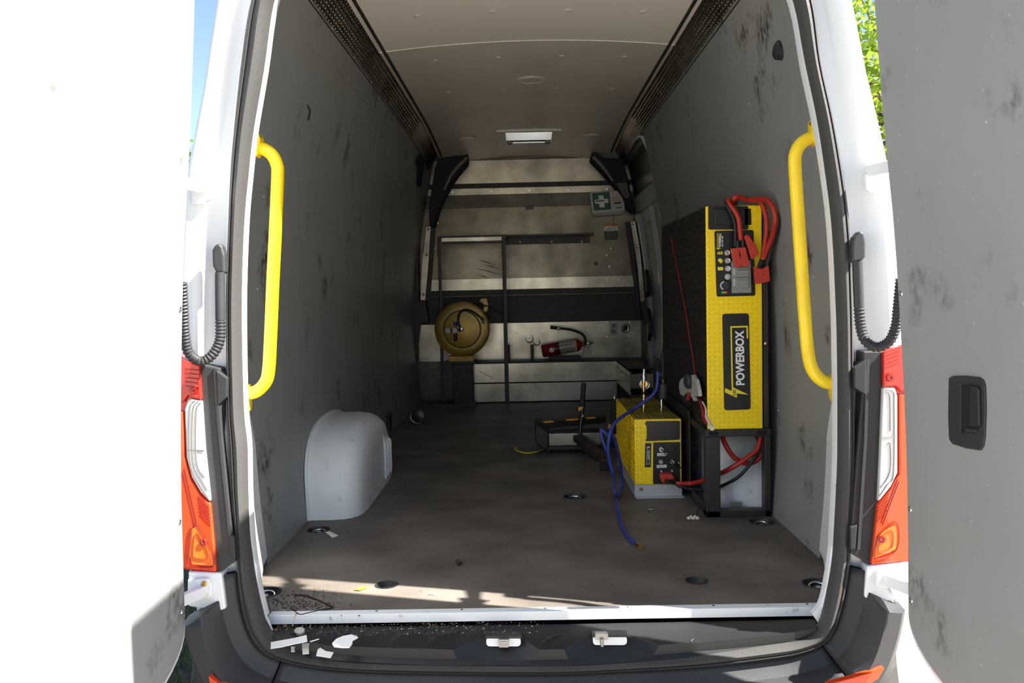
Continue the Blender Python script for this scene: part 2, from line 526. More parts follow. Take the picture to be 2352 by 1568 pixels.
dg = bpy.context.evaluated_depsgraph_get(); dg.update()
nm = bpy.data.meshes.new_from_object(flo.evaluated_get(dg)); flo.modifiers.clear(); flo.data = nm
bpy.data.objects.remove(cuto)
for (a, b, r, lab), c in zip(CUPS, cup_pos):
    t = thing('lashing_cup', (c.x, c.y, F - .02), 'round black recessed lashing cup ' + lab, 'lashing cup', 'lashing cups in the floor')
    MB().lathe((c.x, c.y, F), (0, 0, 1), [(r * 1.10, 0), (r * 1.10, .0015), (r * 1.0, .002), (r * .96, -.004), (r * .8, -.016), (r * .4, -.019), (0, -.019)]).build('cup', 'plastic_black', t, smooth=True)
    MB().lathe((c.x, c.y, F - .019), (0, 0, 1), [(.012, 0), (.012, .009), (.008, .012), (0, .012)], 12).build('bolt_head', 'steel', t, smooth=True)
    if r > .038:
        pts = [(c.x + r * .6 * math.cos(k * math.pi / 8), c.y + .004 + r * .6 * math.sin(k * math.pi / 8), F - .012 + .006 * math.sin(k * math.pi / 8)) for k in range(9)]
        MB().tube(pts, .0035, 8).build('lashing_ring', 'steel', t, smooth=True)

# ---- side linings
def wall_rows(side, y0, y1, z0, z1, off, nz=26, y0f=None):
    rows = []
    for i in range(nz + 1):
        z = z0 + (z1 - z0) * i / nz
        ya = y0f(z) if y0f else y0
        x = side * (hw(z) - off)
        rows.append([(x, ya, F + z), (x, y1, F + z)])
    return rows
def thick_panel(mb, rows, d):
    a = [[Vector(p) for p in r] for r in rows]; b = [[p + Vector(d) for p in r] for r in a]
    mb.grid(a); mb.grid(b, flip=True)
    mb.grid([[r[0] for r in a], [r[0] for r in b]]); mb.grid([[r[-1] for r in a], [r[-1] for r in b]])
    mb.grid([a[0], b[0]]); mb.grid([a[-1], b[-1]])
def edge_cut(z):                                 # linings are cut back low down
    return YE + .075 * (0 if z > .62 else min(1, (.62 - z) / .22))
WALLS = {}
for side, nm_, segs in ((-1, 'wall_left', [(YE, 1.0), (1.0, 2.2), (2.2, 3.4), (3.4, YB)]), (1, 'wall_right', [(YE - .04, 1.45), (1.45, 2.45), (2.45, 3.33)])):
    mb = MB(); thick_panel(mb, wall_rows(side, YE + .08, segs[-1][1], 0, 2.05, -.004), (side * .008, 0, 0))
    wall = mb.build(nm_, 'grey_board', base=(side * .88, 2, F), smooth=True)
    tag(wall, 'smooth grey lining wall with dark scuff marks' + (' opposite the tall yellow box' if side < 0 else ' behind the tall yellow box'), 'wall', kind='structure')
    WALLS[side] = wall
    for k, (a, b) in enumerate(segs):
        mb = MB(); thick_panel(mb, wall_rows(side, a + .001, b - .0012, .001, 2.02, 0, y0f=((edge_cut if side < 0 else (lambda z: edge_cut(z) - .04)) if k == 0 else None)), (side * .003, 0, 0))
        mb.build('lining_panel', 'grey_board', wall, smooth=True)
    # little screws and rivets of the lining
    for (yy, zz) in [(.5, 1.2), (.5, .9), (.95, 1.55), (.95, .4), (1.05, 1.1), (2.15, 1.5), (2.15, .7), (2.25, 1.1)]:
        x = side * (hw(zz) - .0)
        MB().lathe((x, yy, F + zz), (-side, 0, 0), [(.004, 0), (.003, .0015), (0, .002)], 8).build('screw', 'steel', wall)
for side, pts, w in ((-1, ((772, 152), (790, 180), (815, 205), (840, 235), (862, 262)), 5), (-1, ((704, 98), (720, 115), (742, 138)), 3), (-1, ((706, 240), (712, 255), (708, 275)), 5), (1, ((1700, 120), (1720, 98), (1742, 70)), 4), (1, ((1688, 62), (1712, 160), (1742, 255)), 1.2), (1, ((1812, 895), (1830, 880), (1850, 878)), 4)):
    mb = MB(); P = spline([Vector((a, b, 0)) for a, b in pts], 4)
    mb.grid([[on_wall(p.x - w * .5, p.y, side, .0006), on_wall(p.x + w * .5, p.y + w * .3, side, .0006)] for p in P])
    mb.build('scrape_mark', 'scrape_dark' if pts[0][0] == 706 else 'scrape', WALLS[side], fix=False)
# round black rubber stop high on the right wall
p = on_wall(1828, 82, 1)
tag(MB().lathe((p.x, .50, p.z), (-1, 0, .1), [(.030, -.01), (.030, .012), (.02, .02), (0, .022)]).build('rubber_stop', 'plastic_black', base=(p.x, .5, p.z - .03), smooth=True),
    'round black rubber door stop high on the lining', 'door stop')

# ---- ceiling: two overlapping sheets, the forward one with a hatch opening
HX0, HX1, HY0, HY1 = -.195, .235, 3.84, 4.22
cl = MB()
ys = [-.05, .4, .9, 1.3, 1.72]
xs = [-.68 + 1.36 * i / 16 for i in range(17)]
def sheet(mb, xs, ys, dz, skip=None):
    for j in range(len(ys) - 1):
        for i in range(len(xs) - 1):
            if skip and skip((xs[i] + xs[i + 1]) / 2, (ys[j] + ys[j + 1]) / 2):
                continue
            mb.add([(xs[i], ys[j], ceil_z(xs[i], ys[j]) + dz), (xs[i + 1], ys[j], ceil_z(xs[i + 1], ys[j]) + dz),
                    (xs[i + 1], ys[j + 1], ceil_z(xs[i + 1], ys[j + 1]) + dz), (xs[i], ys[j + 1], ceil_z(xs[i], ys[j + 1]) + dz)], [(0, 1, 2, 3)])
xs2 = sorted(set([round(-.68 + 1.36 * i / 16, 4) for i in range(17) if not (HX0 - .03 < -.68 + 1.36 * i / 16 < HX0 + .03 or HX1 - .03 < -.68 + 1.36 * i / 16 < HX1 + .03)] + [HX0, HX1]))
ys2 = [1.70, 2.2, 2.7, 3.1, 3.5, HY0, HY1, 4.45, YB]
sheet(cl, xs2, ys2, 0, lambda x, y: HX0 < x < HX1 and HY0 < y < HY1)
ceil = cl.build('ceiling', 'ceiling', base=(0, 3, F + 1.99), smooth=True); tag(ceil, 'off-white curved roof lining sheet with rivets', 'ceiling', kind='structure')
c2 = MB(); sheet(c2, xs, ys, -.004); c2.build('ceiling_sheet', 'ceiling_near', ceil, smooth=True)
s2 = MB(); s2.tube([(x, 1.722, ceil_z(x, 1.72) - .003) for x in xs], .004, 6); s2.build('seam_edge', 'ceiling_near', ceil, smooth=True)
def on_ceil(px, py):
    p = Pz(px, py, F + 2.0)
    for _ in range(8):
        p = Pz(px, py, ceil_z(p.x, p.y) - (.004 if p.y < 1.72 else 0))
    return p
RIV = [(957, 36), (1131, 26), (1305, 23), (1478, 26), (1000, 139), (1145, 132), (1290, 128), (1435, 130), (1030, 211), (1155, 205), (1280, 202), (1405, 204),
       (1052, 267), (1162, 262), (1271, 260), (1381, 262), (1064, 299), (1367, 293), (1079, 333), (1170, 329), (1262, 327), (1354, 328)]
for (a, b) in RIV:
    p = on_ceil(a, b)
    MB().lathe(p, (0, 0, -1), [(.014, -.002), (.014, .002), (.010, .005), (0, .006)], 14).build('rivet', 'rivet', ceil, smooth=True)
for (a, b, r) in ((1220, 183, .082), (1073, 320, .075), (1360, 313, .075)):
    p = on_ceil(a, b)
    MB().lathe(p, (0, 0, -1), [(r, -.02), (r, .001), (r * .97, .004), (r * .92, .004), (r * .90, .001), (r * .74, .001), (r * .72, .004), (0, .004)], 40).build('round_cover', 'ceiling', ceil, smooth=True)

# ---- roof hatch
hz = F + CEILZ
t = thing('roof_hatch', ((HX0 + HX1) / 2, (HY0 + HY1) / 2, hz - .02), 'square roof hatch with silver frame and pale daylight lid', 'roof hatch')
zc0 = ceil_z(HX0, HY0) - .012
fr = MB()
def hcorner(x, y, dz): return (x, y, ceil_z(x, y) + dz)
for (x0, x1, y0, y1) in ((HX0 - .012, HX0 + .05, HY0 - .012, HY1 + .012), (HX1 - .05, HX1 + .012, HY0 - .012, HY1 + .012), (HX0 + .05, HX1 - .05, HY0 - .012, HY0 + .02), (HX0 + .05, HX1 - .05, HY1 - .045, HY1 + .012)):
    q = [hcorner(x0, y0, -.014), hcorner(x1, y0, -.014), hcorner(x1, y1, -.014), hcorner(x0, y1, -.014)]
    fr.add(q + [(a, b, c + .02) for a, b, c in q], [(0, 1, 2, 3), (7, 6, 5, 4), (0, 4, 5, 1), (1, 5, 6, 2), (2, 6, 7, 3), (3, 7, 4, 0)])
fr.build('frame', 'silver_frame', t, bev=.002)
wl_ = MB(); wz = hz + .10
ring = [(HX0 + .05, HY0 + .02), (HX1 - .05, HY0 + .02), (HX1 - .05, HY1 - .045), (HX0 + .05, HY1 - .045)]
wl_.grid([[(a, b, ceil_z(a, b) - .005) for a, b in ring], [(a, b, wz) for a, b in ring]], closed=True)
wl_.build('well_lining', 'white_plastic', t)
ld = MB(); ld.grid([[(HX0 + .02 + (HX1 - HX0 - .04) * i / 8, HY0 - .01 + (HY1 - HY0) * j / 8, wz + .03 * (1 - ((i - 4) / 4) ** 2) * (1 - ((j - 4) / 4) ** 2)) for i in range(9)] for j in range(9)])
ld.build('lid', 'hatch_lid', t, smooth=True)
for x in (HX0 + .075, HX1 - .075):
    k = MB(); k.cyl((x, HY1 - .047, hz - .02), (x, HY1 - .085, hz - .028), .013, 14); k.box((x - .022, HY1 - .09, hz - .035), (x + .022, HY1 - .08, hz - .018)); k.build('latch_knob', 'plastic_black', t, bev=.003)

# ---- roof skin (outside) and body sides belong to the van body
van = thing('van_body', (0, 2, 0), 'white cargo van body around the open rear doorway', 'van')

# ---- diamond plate corner rails
for side, nm_, lab in ((-1, 'trim_1', 'dark diamond plate corner rail above the bare scuffed wall'), (1, 'trim_2', 'dark diamond plate corner rail above the tall yellow box')):
    prof = [(.775, 1.875), (.748, 1.890), (.716, 1.950), (.674, 2.000), (.654, 1.984), (.650, 2.03)]
    mb = MB(); mb.grid([[(side * x, y, F + z - (.085 * max(0, (y - 3.3) / (YB - 3.3)) ** 1.6)) for x, z in prof] for y in (.30, 1.6, 3.3, 3.7, 4.1, 4.42)])
    rail = mb.build(nm_, 'plate_dark', base=(0, 2, F + 1.9)); tag(rail, lab, 'trim', kind='structure')
    tm = MB()
    for (pa, pb) in ((prof[1], prof[2]), (prof[2], prof[3]), (prof[3], prof[4])):
        a = Vector((side * pa[0], .40, F + pa[1])); b = Vector((side * pb[0], .40, F + pb[1])); V = b - a
        if side < 0:
            tread(tm, a, (0, 1, 0), V, 3.2, V.length, .0175, .0175, .005, .0026)
        else:
            tread(tm, a + Vector((0, 3.2, 0)), (0, -1, 0), V, 3.2, V.length, .0175, .0175, .005, .0026)
    tm.build('tread_pattern', 'plate_dark', rail, kind='stuff', fix=False)
    for (xa, za, rr0) in ((.752, 1.884, .006), (.655, 1.986, .008)):
        MB().tube([(side * xa, y, F + za - (.085 * max(0, (y - 3.3) / (YB - 3.3)) ** 1.6)) for y in (.3, 1.6, 3.3, 3.7, 4.1, 4.42)], rr0, 6).build('edge_strip', 'black_paint', rail, smooth=True)
    for k in range(9):
        y = .62 + k * .42
        MB().lathe((side * .748, y, F + 1.892), (-side, 0, -.4), [(.006, 0), (.005, .003), (0, .004)], 10).build('rivet', 'steel', rail)
# scratched dents on the rails
for (a, b, s_) in ((1568, 100, 1), (855, 110, -1)):
    pass

# ---- aluminium sill strip on the floor edge
sl = MB()
L0, L1 = Py(620, 1427, -.004), Py(1886, 1404, -.004)
sl.box((L0.x, -.012, F - .003), (L1.x, .016, F + .0035)); sl.box((L0.x, -.016, F - .022), (L1.x, -.010, F + .0035))
sill = sl.build('trim_3', 'jamb_white', bev=.0015, base=(0, 0, F)); tag(sill, 'white aluminium edge strip along the floor sill', 'trim', kind='structure')
for a in (858, 1058, 1253, 1446, 1646, 1864):
    p = Pz(a, 1410 + (1250 - a) * .019, F + .0035)
    MB().lathe((p.x, .006, F + .0035), (0, 0, 1), [(.004, 0), (.003, .0006), (0, .0006)], 8).build('screw_hole', 'hole', sill)

# ================================================================== REAR BODY
YS = -.11
# paired points: (outer px, inner px) of the rubber seal
SEAL_L = [((579, 0), (619, 0)), ((555, 150), (597, 150)), ((539, 300), (572, 300)), ((531, 400), (561, 400)), ((527, 507), (552, 507)), ((521, 700), (546, 700)), ((524, 930), (550, 930)),
          ((529, 1028), (559, 1028)), ((535, 1130), (561, 1130)), ((544, 1241), (567, 1241)), ((548, 1330), (578, 1330)), ((560, 1410), (594, 1405)), ((585, 1472), (606, 1440)), ((630, 1508), (640, 1482))]
SEAL_B = [((739, 1531), (739, 1510)), ((917, 1541), (917, 1522)), ((1245, 1544), (1245, 1525)), ((1419, 1538), (1419, 1519)), ((1597, 1529), (1597, 1504)), ((1746, 1513), (1746, 1486)), ((1835, 1498), (1835, 1472)), ((1895, 1470), (1884, 1446))]
SEAL_R = [((1928, 1405), (1903, 1392)), ((1948, 1300), (1920, 1300)), ((1952, 1220), (1926, 1220)), ((1960, 1080), (1933, 1080)), ((1961, 1000), (1934, 1000)), ((1960, 930), (1934, 930)), ((1958, 850), (1933, 850)), ((1956, 700), (1930, 700)), ((1947, 500), (1919, 500)),
          ((1916, 300), (1891, 300)), ((1884, 150), (1860, 150)), ((1864, 0), (1833, 0))]
lo_o = [Py(*a, YS) for a, b in SEAL_L + SEAL_B + SEAL_R]
lo_i = [Py(*b, YS) for a, b in SEAL_L + SEAL_B + SEAL_R]
zt = lo_o[-1].z
for (x, z) in ((.640, 1.76), (.605, 1.85), (.52, 1.905), (.35, 1.925), (0, 1.935), (-.35, 1.925), (-.52, 1.905), (-.605, 1.85), (-.642, 1.76)):
    lo_o.append(Vector((x, YS, F + z))); lo_i.append(Vector((x * .955, YS, F + z - .03)))
NS = len(lo_o)
so = spline(lo_o, 5, True); si = spline(lo_i, 5, True)
def ringrow(a, b, prof):                          # a outer point, b inner point; prof = (t from outer to inner, dy)
    return [a.lerp(b, t) + Vector((0, dy, 0)) for t, dy in prof]
sealp = [(0, .02), (0.0, -.006), (.12, -.018), (.3, -.022), (.36, -.016), (.46, -.022), (.7, -.024), (.88, -.012), (1, .0), (1.05, .03)]
mb = MB(); rows = [ringrow(a, b, sealp) for a, b in zip(so, si)]; rows.append(rows[0]); mb.grid(rows)
mb.build('door_seal', 'seal', van, smooth=True, ang=50)
# white inner jamb between seal and linings (sides and header)
def jamb_target(p):
    z = p.z - F
    s = -1 if p.x < 0 else 1
    zz = max(z, .0)
    return zz, s
jrows = []
for k, p in enumerate(si):
    z = p.z - F; s = -1 if p.x < 0 else 1
    if z < .02:
        jrows.append(None); continue
    if z > 1.80:
        q = Vector((p.x * 1.06, .25, F + 1.985))
    else:
        q = Vector((s * hw(z), edge_cut(z) + .004 - (0 if s < 0 else .04), p.z))
    a = p + Vector((0, .012, 0))
    m1 = a + Vector((s * -.004, .05, 0)) if z < 1.8 else a + Vector((0, .05, 0))
    m2 = a.lerp(q, .5) + Vector((s * .012 if z < 1.8 else 0, 0, 0))
    jrows.append([a, m1, m2, a.lerp(q, .82) + Vector((s * .010 if z < 1.8 else 0, 0, 0)), q])
k0 = next(i for i in range(len(jrows)) if jrows[i] is None and jrows[(i + 1) % len(jrows)] is not None)
seq = []
for i in range(1, len(jrows) + 1):
    r = jrows[(k0 + i) % len(jrows)]
    if r: seq.append(r)
mb = MB(); mb.grid(seq); mb.build('door_jamb', 'jamb_white', van, smooth=True, ang=60)
# lower jamb corners that run down to the step
for pts in (((567, 1241), (578, 1330), (594, 1405), (608, 1440), (622, 1452), (612, 1425), (600, 1390), (592, 1340), (590, 1300)),
            ((1926, 1220), (1920, 1300), (1905, 1385), (1884, 1436), (1866, 1410), (1880, 1395), (1894, 1360), (1902, 1310), (1908, 1260))):
    mb = MB(); mb.prism(pxpoly(pts, -.075), (0, .02, 0)); mb.build('jamb_corner', 'jamb_white', van)
# slotted bracket holes in the lit jamb
for (a, b) in ((583, 1215), (583, 1250)):
    pass

# D pillars / rear face: from the seal outwards
def pillar(side):
    rows = []
    zs = [-.05 + i * (1.98) / 30 for i in range(31)]
    # outer seal x at height
    tab = sorted([(p.z - F, p.x * side) for p in lo_o if p.x * side > .45 and p.z - F < 1.8 and p.z - F > -.06])
    for z in zs:
        xi = interp(tab, min(z, 1.72)) - (.0 if z < 1.72 else (z - 1.72) * .9)
        xo = hw(max(z, 0)) - .014 + .022 * min(1, max(0, (1.42 - z) / .25))
        y = YS
        rows.append([Vector((side * a, b, F + z)) for a, b in
                     ((xi - .006, y + .03), (xi + .004, y + .004), (xi + .016, y + .022), (xi + (xo - xi) * .42, y + .015), (xi + (xo - xi) * .60, y - .018), (xi + (xo - xi) * .85, y - .024),
                      (xo - .004, y - .018), (xo + .004, y), (xo + .05, y + .20), (xo + .10, y + .55))])
    mb = MB(); mb.grid(rows, flip=side > 0)
    return mb
for s in (-1, 1):
    pillar(s).build('rear_pillar', 'van_white', van, smooth=True, ang=60)
# header over the doors, roof and side skins
mb = MB()
hd = [p for p in so if p.z - F > 1.66]
rr_ = []
for k in range(25):
    x = -.66 + 1.32 * k / 24
    zi = interp(sorted([(p.x, p.z - F) for p in lo_o if p.z - F > 1.6]), x)
    rr_.append([Vector((x, YS + .03, F + zi - .01)), Vector((x, YS - .01, F + zi)), Vector((x, YS - .02, F + zi + .08)), Vector((x, YS + .05, F + 2.10 - .05 * (x / .66) ** 2)), Vector((x, .6, F + 2.13 - .05 * (x / .66) ** 2))])
mb.grid(rr_); mb.build('roof_header', 'van_white', van, smooth=True, ang=60)
mb = MB()
for (xa, xb, ya, yb) in ((-.72, .72, .5, HY0), (-.72, HX0, HY0, HY1), (HX1, .72, HY0, HY1), (-.72, .72, HY1, 5.6)):
    n = 12
    mb.grid([[(xa + (xb - xa) * i / n, y, F + 2.13 - .05 * ((xa + (xb - xa) * i / n) / .66) ** 2) for i in range(n + 1)] for y in (ya, yb)])
mb.build('roof_skin', 'van_white', van, smooth=True)
for s in (-1, 1):
    mb = MB(); mb.grid([[(s * (hw(max(z, 0)) + .078), .44, F + z), (s * (hw(max(z, 0)) + .085), 5.6, F + z)] for z in [-.35 + 2.4 * i / 24 for i in range(25)]] +
                       [[(s * .70, .44, F + 2.09), (s * .70, 5.6, F + 2.09)]])
    mb.build('side_skin', 'van_white', van, smooth=True)
for s in (-1, 1):
    mb = MB(); mb.grid([[Vector((s * (x + k * min(1, max(0, (y + .11) / .55)) * .085), y, F + z)) for x, z, k in ((.735, 1.86, 1), (.72, 1.93, 1), (.70, 2.0, .7), (.665, 2.07, .3), (.60, 2.10, 0), (.55, 2.13, 0))] for y in (-.13, -.02, .1, .25, .46, .6)])
    mb.build('roof_corner', 'van_white', van, smooth=True)
mb = MB(); mb.box((-.97, 5.58, F - .35), (.97, 5.62, F + 2.12)); mb.build('cab_rear', 'van_white', van)
mb = MB(); mb.box((-.95, .02, F - .14), (.95, 5.6, F - .06)); mb.build('underbody', 'plastic_black', van)
for s in (-1, 1):
    mb = MB(); mb.lathe((s * .70, 1.5, .34), (s, 0, 0), [(.12, -.02), (.2, 0), (.31, -.01), (.34, .02), (.34, .2), (.31, .23), (.2, .2), (0, .18)], 32)
    mb.build('rear_wheel', 'rubber', van, smooth=True)

# ---- step trim between sill strip and seal
step_st = [  # px x, top edge (sill) py, riser top (px,py), riser bottom (px,py), notch flag
    (624, 1441, (628, 1462), (632, 1478)), (661, 1440, (661, 1462), (665, 1490)), (750, 1439, (750, 1480), (752, 1501)), (858, 1438, (858, 1485), (858, 1508)),
    (977, 1437, (977, 1488), (977, 1513)), (1045, 1436, (1040, 1490), (1050, 1514)), (1105, 1435, (1105, 1459), (1115, 1514)), (1190, 1434, (1190, 1459), (1182, 1514)), (1236, 1434, (1240, 1490), (1230, 1515)),
    (1296, 1433, (1296, 1489), (1306, 1514)), (1352, 1432, (1352, 1456), (1362, 1511)), (1445, 1430, (1445, 1456), (1436, 1508)), (1508, 1429, (1514, 1481), (1500, 1504)),
    (1657, 1426, (1657, 1469), (1657, 1491)), (1797, 1423, (1797, 1456), (1800, 1477)), (1872, 1421, (1876, 1440), (1880, 1452))]
rows = []
for (x, yt, rt, rb) in step_st:
    a = Py(x, yt, -.017); notch = (rb[1] - rt[1]) > 40
    b = Py(*rt, -.052 if notch else -.097)
    b2 = Py(rt[0], rt[1] + 1.5, -.054 if notch else -.103)
    c = Py(*rb, -.103); d = Py(rb[0], rb[1] + 14, -.118)
    rows.append([a, a.lerp(b, .5) + Vector((0, 0, .001)), b, b2, c, d])
mb = MB(); mb.grid(rows); stp = mb.build('step_trim', 'step_plastic', van, smooth=True, ang=20)
for k in range(14):                               # raised curved ribs on the step ledge
    a = 640 + k * 86
    if 1020 < a < 1240 or 1290 < a < 1520: continue
    P0, P1, P2 = Py(a, 1478 - abs(a - 1250) * .018, -.094), Py(a + 28, 1460 - abs(a - 1250) * .014, -.062), Py(a + 80, 1450 - abs(a - 1250) * .012, -.035)
    MB().tube(spline([P0, P1, P2], 5), .0016, 6).build('tread_rib', 'plastic_dark', van, smooth=True)
for (x0, x1, yy, lx) in ((1117, 1196, 1473, 1157), (1362, 1440, 1470, 1382)):
    b = Py((x0 + x1) / 2, yy, -.058)
    MB().prism(pxrr(x0, yy - 10, x1, yy + 11, 8, -.080), (0, .03, 0)).build('latch_slot', 'van_white', van)
    MB().prism(pxrr(x0 - 2, yy - 13, x1 + 2, yy - 7, 2, -.083), (0, .03, 0)).build('slot_lip', 'plastic_black', van)
    mb = MB()
    if lx == 1157:
        mb.prism(pxrr(lx - 12, yy - 5, lx + 12, yy + 14, 3, -.092), (0, .014, 0)); mb.prism(pxrr(lx - 7, yy, lx + 7, yy + 8, 1, -.0935), (0, .003, 0))
    else:
        mb.prism(pxrr(lx - 15, yy - 16, lx + 15, yy - 1, 4, -.094), (0, .014, 0)); mb.cyl(Py(lx, yy - 4, -.097), Py(lx + 1, yy + 14, -.097), .005, 10)
    mb.build('door_striker', 'striker', van, bev=.001)

# ---- bumper: rings offset outwards from the seal
bstart = next(i for i, p in enumerate(so) if p.x < 0 and p.z - F < .16)
bend = max(i for i, p in enumerate(so) if p.x > 0 and p.z - F < .16)
bp_pts = so[bstart:bend + 1]
bring = []
for k, p in enumerate(bp_pts):
    a, b = bp_pts[max(k - 1, 0)], bp_pts[min(k + 1, len(bp_pts) - 1)]
    tg = (b - a).normalized(); n = Vector((tg.z, 0, -tg.x))
    if n.dot(p - Vector((0, YS, F + .4))) < 0: n = -n
    down = max(0, -n.z)
    s = [(.000, -.002), (.012, -.008), (.030, -.020), (.042, -.030), (.066, -.075 - .03 * down), (.076, -.085 - .04 * down), (.118, -.070 - .05 * down), (.138, -.035 - .075 * down), (.146 + .28 * down ** 3, .04 - .14 * down)]
    lim = .046 + .8 * min(1, max(0, (.080 - (p.z - F)) / .012))
    bring.append([p + n * min(r, lim) + Vector((0, dy if r < lim else -.030, 0)) for r, dy in s])
def near(x): return min(range(len(bp_pts)), key=lambda i: abs(bp_pts[i].x - x) + (0 if bp_pts[i].z < F else 9))
ia, ib = near(Py(640, 1520, YS).x), near(Py(1888, 1490, YS).x)
for (i0, i1, nm_) in ((0, ia, 'bumper_corner'), (ia, ib, 'bumper_centre'), (ib, len(bring) - 1, 'bumper_corner')):
    rws = [list(r) for r in bring[i0:i1 + 1]]
    if i0: rws[0] = [p.lerp(q, .10) for p, q in zip(rws[0], rws[1])]
    if i1 < len(bring) - 1: rws[-1] = [p.lerp(q, .10) for p, q in zip(rws[-1], rws[-2])]
    mb = MB(); mb.grid(rws); bo_ = mb.build(nm_, 'plastic_dark', van, smooth=True, ang=24)
    so2 = bo_.modifiers.new('thick', 'SOLIDIFY'); so2.thickness = .004; so2.offset = 0
mb = MB(); mb.grid([[p + Vector((0, .02, 0)) for p in r] for r in bring]); mb.build('bumper_backing', 'bumper_seam', van, smooth=True)
for pts in (((478, 1552), (500, 1568), (545, 1582), (610, 1600), (600, 1625), (520, 1605), (484, 1585)), ((1900, 1572), (1960, 1556), (2032, 1534), (2018, 1558), (1985, 1580), (1905, 1600))):
    yr = -.232 if pts[0][0] > 1000 else -.232
    MB().prism(pxpoly(pts, yr), (0, .02, 0)).build('reflector', 'lens_orange', van, bev=.002)

# ---- tail lights and their black surrounds
YT = -.150
def tail(poly_all, red_top, clear, red_low, amber, streaks, dots, ribs):
    tl = MB().prism(pxpoly(poly_all, YT + .012), (0, .07, 0)).build('tail_light', 'lens_red', van, bev=.004)
    MB().prism(pxpoly(red_top, YT), (0, .02, 0)).build('red_lens', 'lens_red', tl, bev=.003, label='red upper lens of the tail light')
    MB().prism(pxpoly(clear, YT - .001), (0, .02, 0)).build('clear_lens', 'lens_clear', tl, bev=.003, label='clear ribbed lens of the tail light')
    MB().prism(pxpoly(red_low, YT), (0, .02, 0)).build('orange_lens', 'lens_orange', tl, bev=.003, label='orange red lower lens of the tail light')
    for s_ in streaks:
        MB().tube(spline([Py(a, b, YT - .002) for a, b in s_], 4), .0016, 6).build('lens_rib', 'lens_grey', tl, smooth=True)
    MB().prism(pxpoly(amber, YT - .003), (0, .006, 0)).build('reflector_bowl', 'lens_amber', tl, bev=.002)
    MB().tube(resample(spline([Py(a, b, YT - .0035) for a, b in amber], 4, True), .004), .0014, 6, closed=True).build('bowl_rim', 'lens_dark', tl, smooth=True)
    cx = sum(a for a, b in amber) / len(amber); cy = sum(b for a, b in amber) / len(amber)
    MB().tube(resample(spline([Py(cx + (a - cx) * .6, cy + (b - cy) * .6, YT - .0045) for a, b in amber], 4, True), .004), .0012, 6, closed=True).build('bowl_rim', 'lens_orange', tl, smooth=True)
    for (a, b, r) in dots:
        MB().lathe(Py(a, b, YT - .0045), (0, -1, 0), [(r, 0), (r, .003), (r * .6, .004), (0, .002)], 16).build('bulb_cap', 'lens_dark', tl, smooth=True)
    for (x0, y0, x1, y1, dx, dy, n) in ribs:
        for k in range(n):
            MB().tube([Py(x0 + dx * k, y0 + dy * k, YT - .0008), Py(x1 + dx * k, y1 + dy * k, YT - .0008)], .0009, 5).build('lens_line', 'lens_dark', tl)
def shift(poly, d): return [(a + d, b) for a, b in poly]
tail([(395, 815), (458, 836), (463, 920), (476, 1100), (497, 1314), (430, 1309), (395, 1300)],
     [(396, 818), (456, 838), (462, 918), (430, 908), (420, 925), (396, 925)],
     [(424, 940), (432, 916), (462, 921), (469, 1030), (482, 1152), (460, 1130), (440, 1095), (428, 1050)],
     [(396, 945), (420, 945), (424, 1050), (437, 1100), (459, 1136), (482, 1158), (496, 1312), (432, 1307), (396, 1298)],
     [(440, 1215), (452, 1205), (470, 1235), (486, 1262), (490, 1300), (440, 1297), (434, 1275)],
     [[(448, 920), (437, 940), (437, 1060), (460, 1115), (478, 1142)], [(455, 921), (444, 945), (444, 1060), (465, 1105), (476, 1125)], [(461, 925), (452, 945), (452, 1060), (470, 1095)], [(429, 1032), (450, 1033), (469, 1034)]],
     [(468, 1245, .009), (445, 898, .010)], [(425, 846, 457, 850, .3, 10, 5), (455, 1140, 480, 1166, .9, 8, 6), (424, 1075, 462, 1245, -4, 8, 2)])
tail([(2028, 806), (2066, 792), (2110, 790), (2110, 1290), (2064, 1292), (2000, 1298), (2016, 1156), (2024, 1000)],
     [(2030, 808), (2066, 795), (2108, 792), (2108, 900), (2070, 900), (2058, 886), (2030, 887)],
     [(2029, 891), (2056, 891), (2062, 910), (2062, 1085), (2046, 1118), (2018, 1152), (2023, 1040)],
     [(2066, 905), (2108, 905), (2108, 1288), (2064, 1290), (2002, 1296), (2017, 1158), (2047, 1122), (2066, 1088)],
     [(2022, 1225), (2060, 1200), (2060, 1262), (2010, 1282), (2012, 1250)],
     [[(2034, 893), (2052, 900), (2054, 930), (2053, 1085), (2040, 1110), (2020, 1140)], [(2034, 900), (2044, 910), (2045, 990)], [(2037, 1020), (2045, 1020), (2044, 1085), (2022, 1120)], [(2023, 1004), (2040, 1003), (2061, 1002)]],
     [(2026, 1238, .009), (2044, 867, .011)], [(2034, 818, 2064, 806, 0, 9, 4), (2042, 1132, 2018, 1160, -1, 8, 6), (2062, 1100, 2024, 1200, 3, 6, 2)])
for pts in (((458, 836), (505, 846), (507, 920), (502, 1000), (520, 1190), (541, 1290), (512, 1308), (498, 1315), (480, 1150), (466, 1000)),
            ((1982, 806), (2029, 806), (2025, 1000), (2015, 1158), (2000, 1298), (1956, 1272), (1952, 1255), (1972, 1000), (1980, 905), (1982, 840))):
    MB().prism(pxpoly(pts, YT + .012), (0, .05, 0)).build('lamp_surround', 'plastic_dark' if pts[0][0] < 900 else 'plastic_black', van, bev=.004)
for pts in (((496, 850), (522, 868), (521, 912), (500, 932)), ((1990, 825), (1962, 845), (1962, 890), (1990, 908)), ((524, 1225), (538, 1232), (541, 1285), (524, 1275)), ((1953, 1210), (1970, 1205), (1965, 1262), (1953, 1262))):
    MB().prism(pxpoly(pts, YT + .004), (0, .04, 0)).build('surround_bracket', 'plastic_black', van, bev=.003)
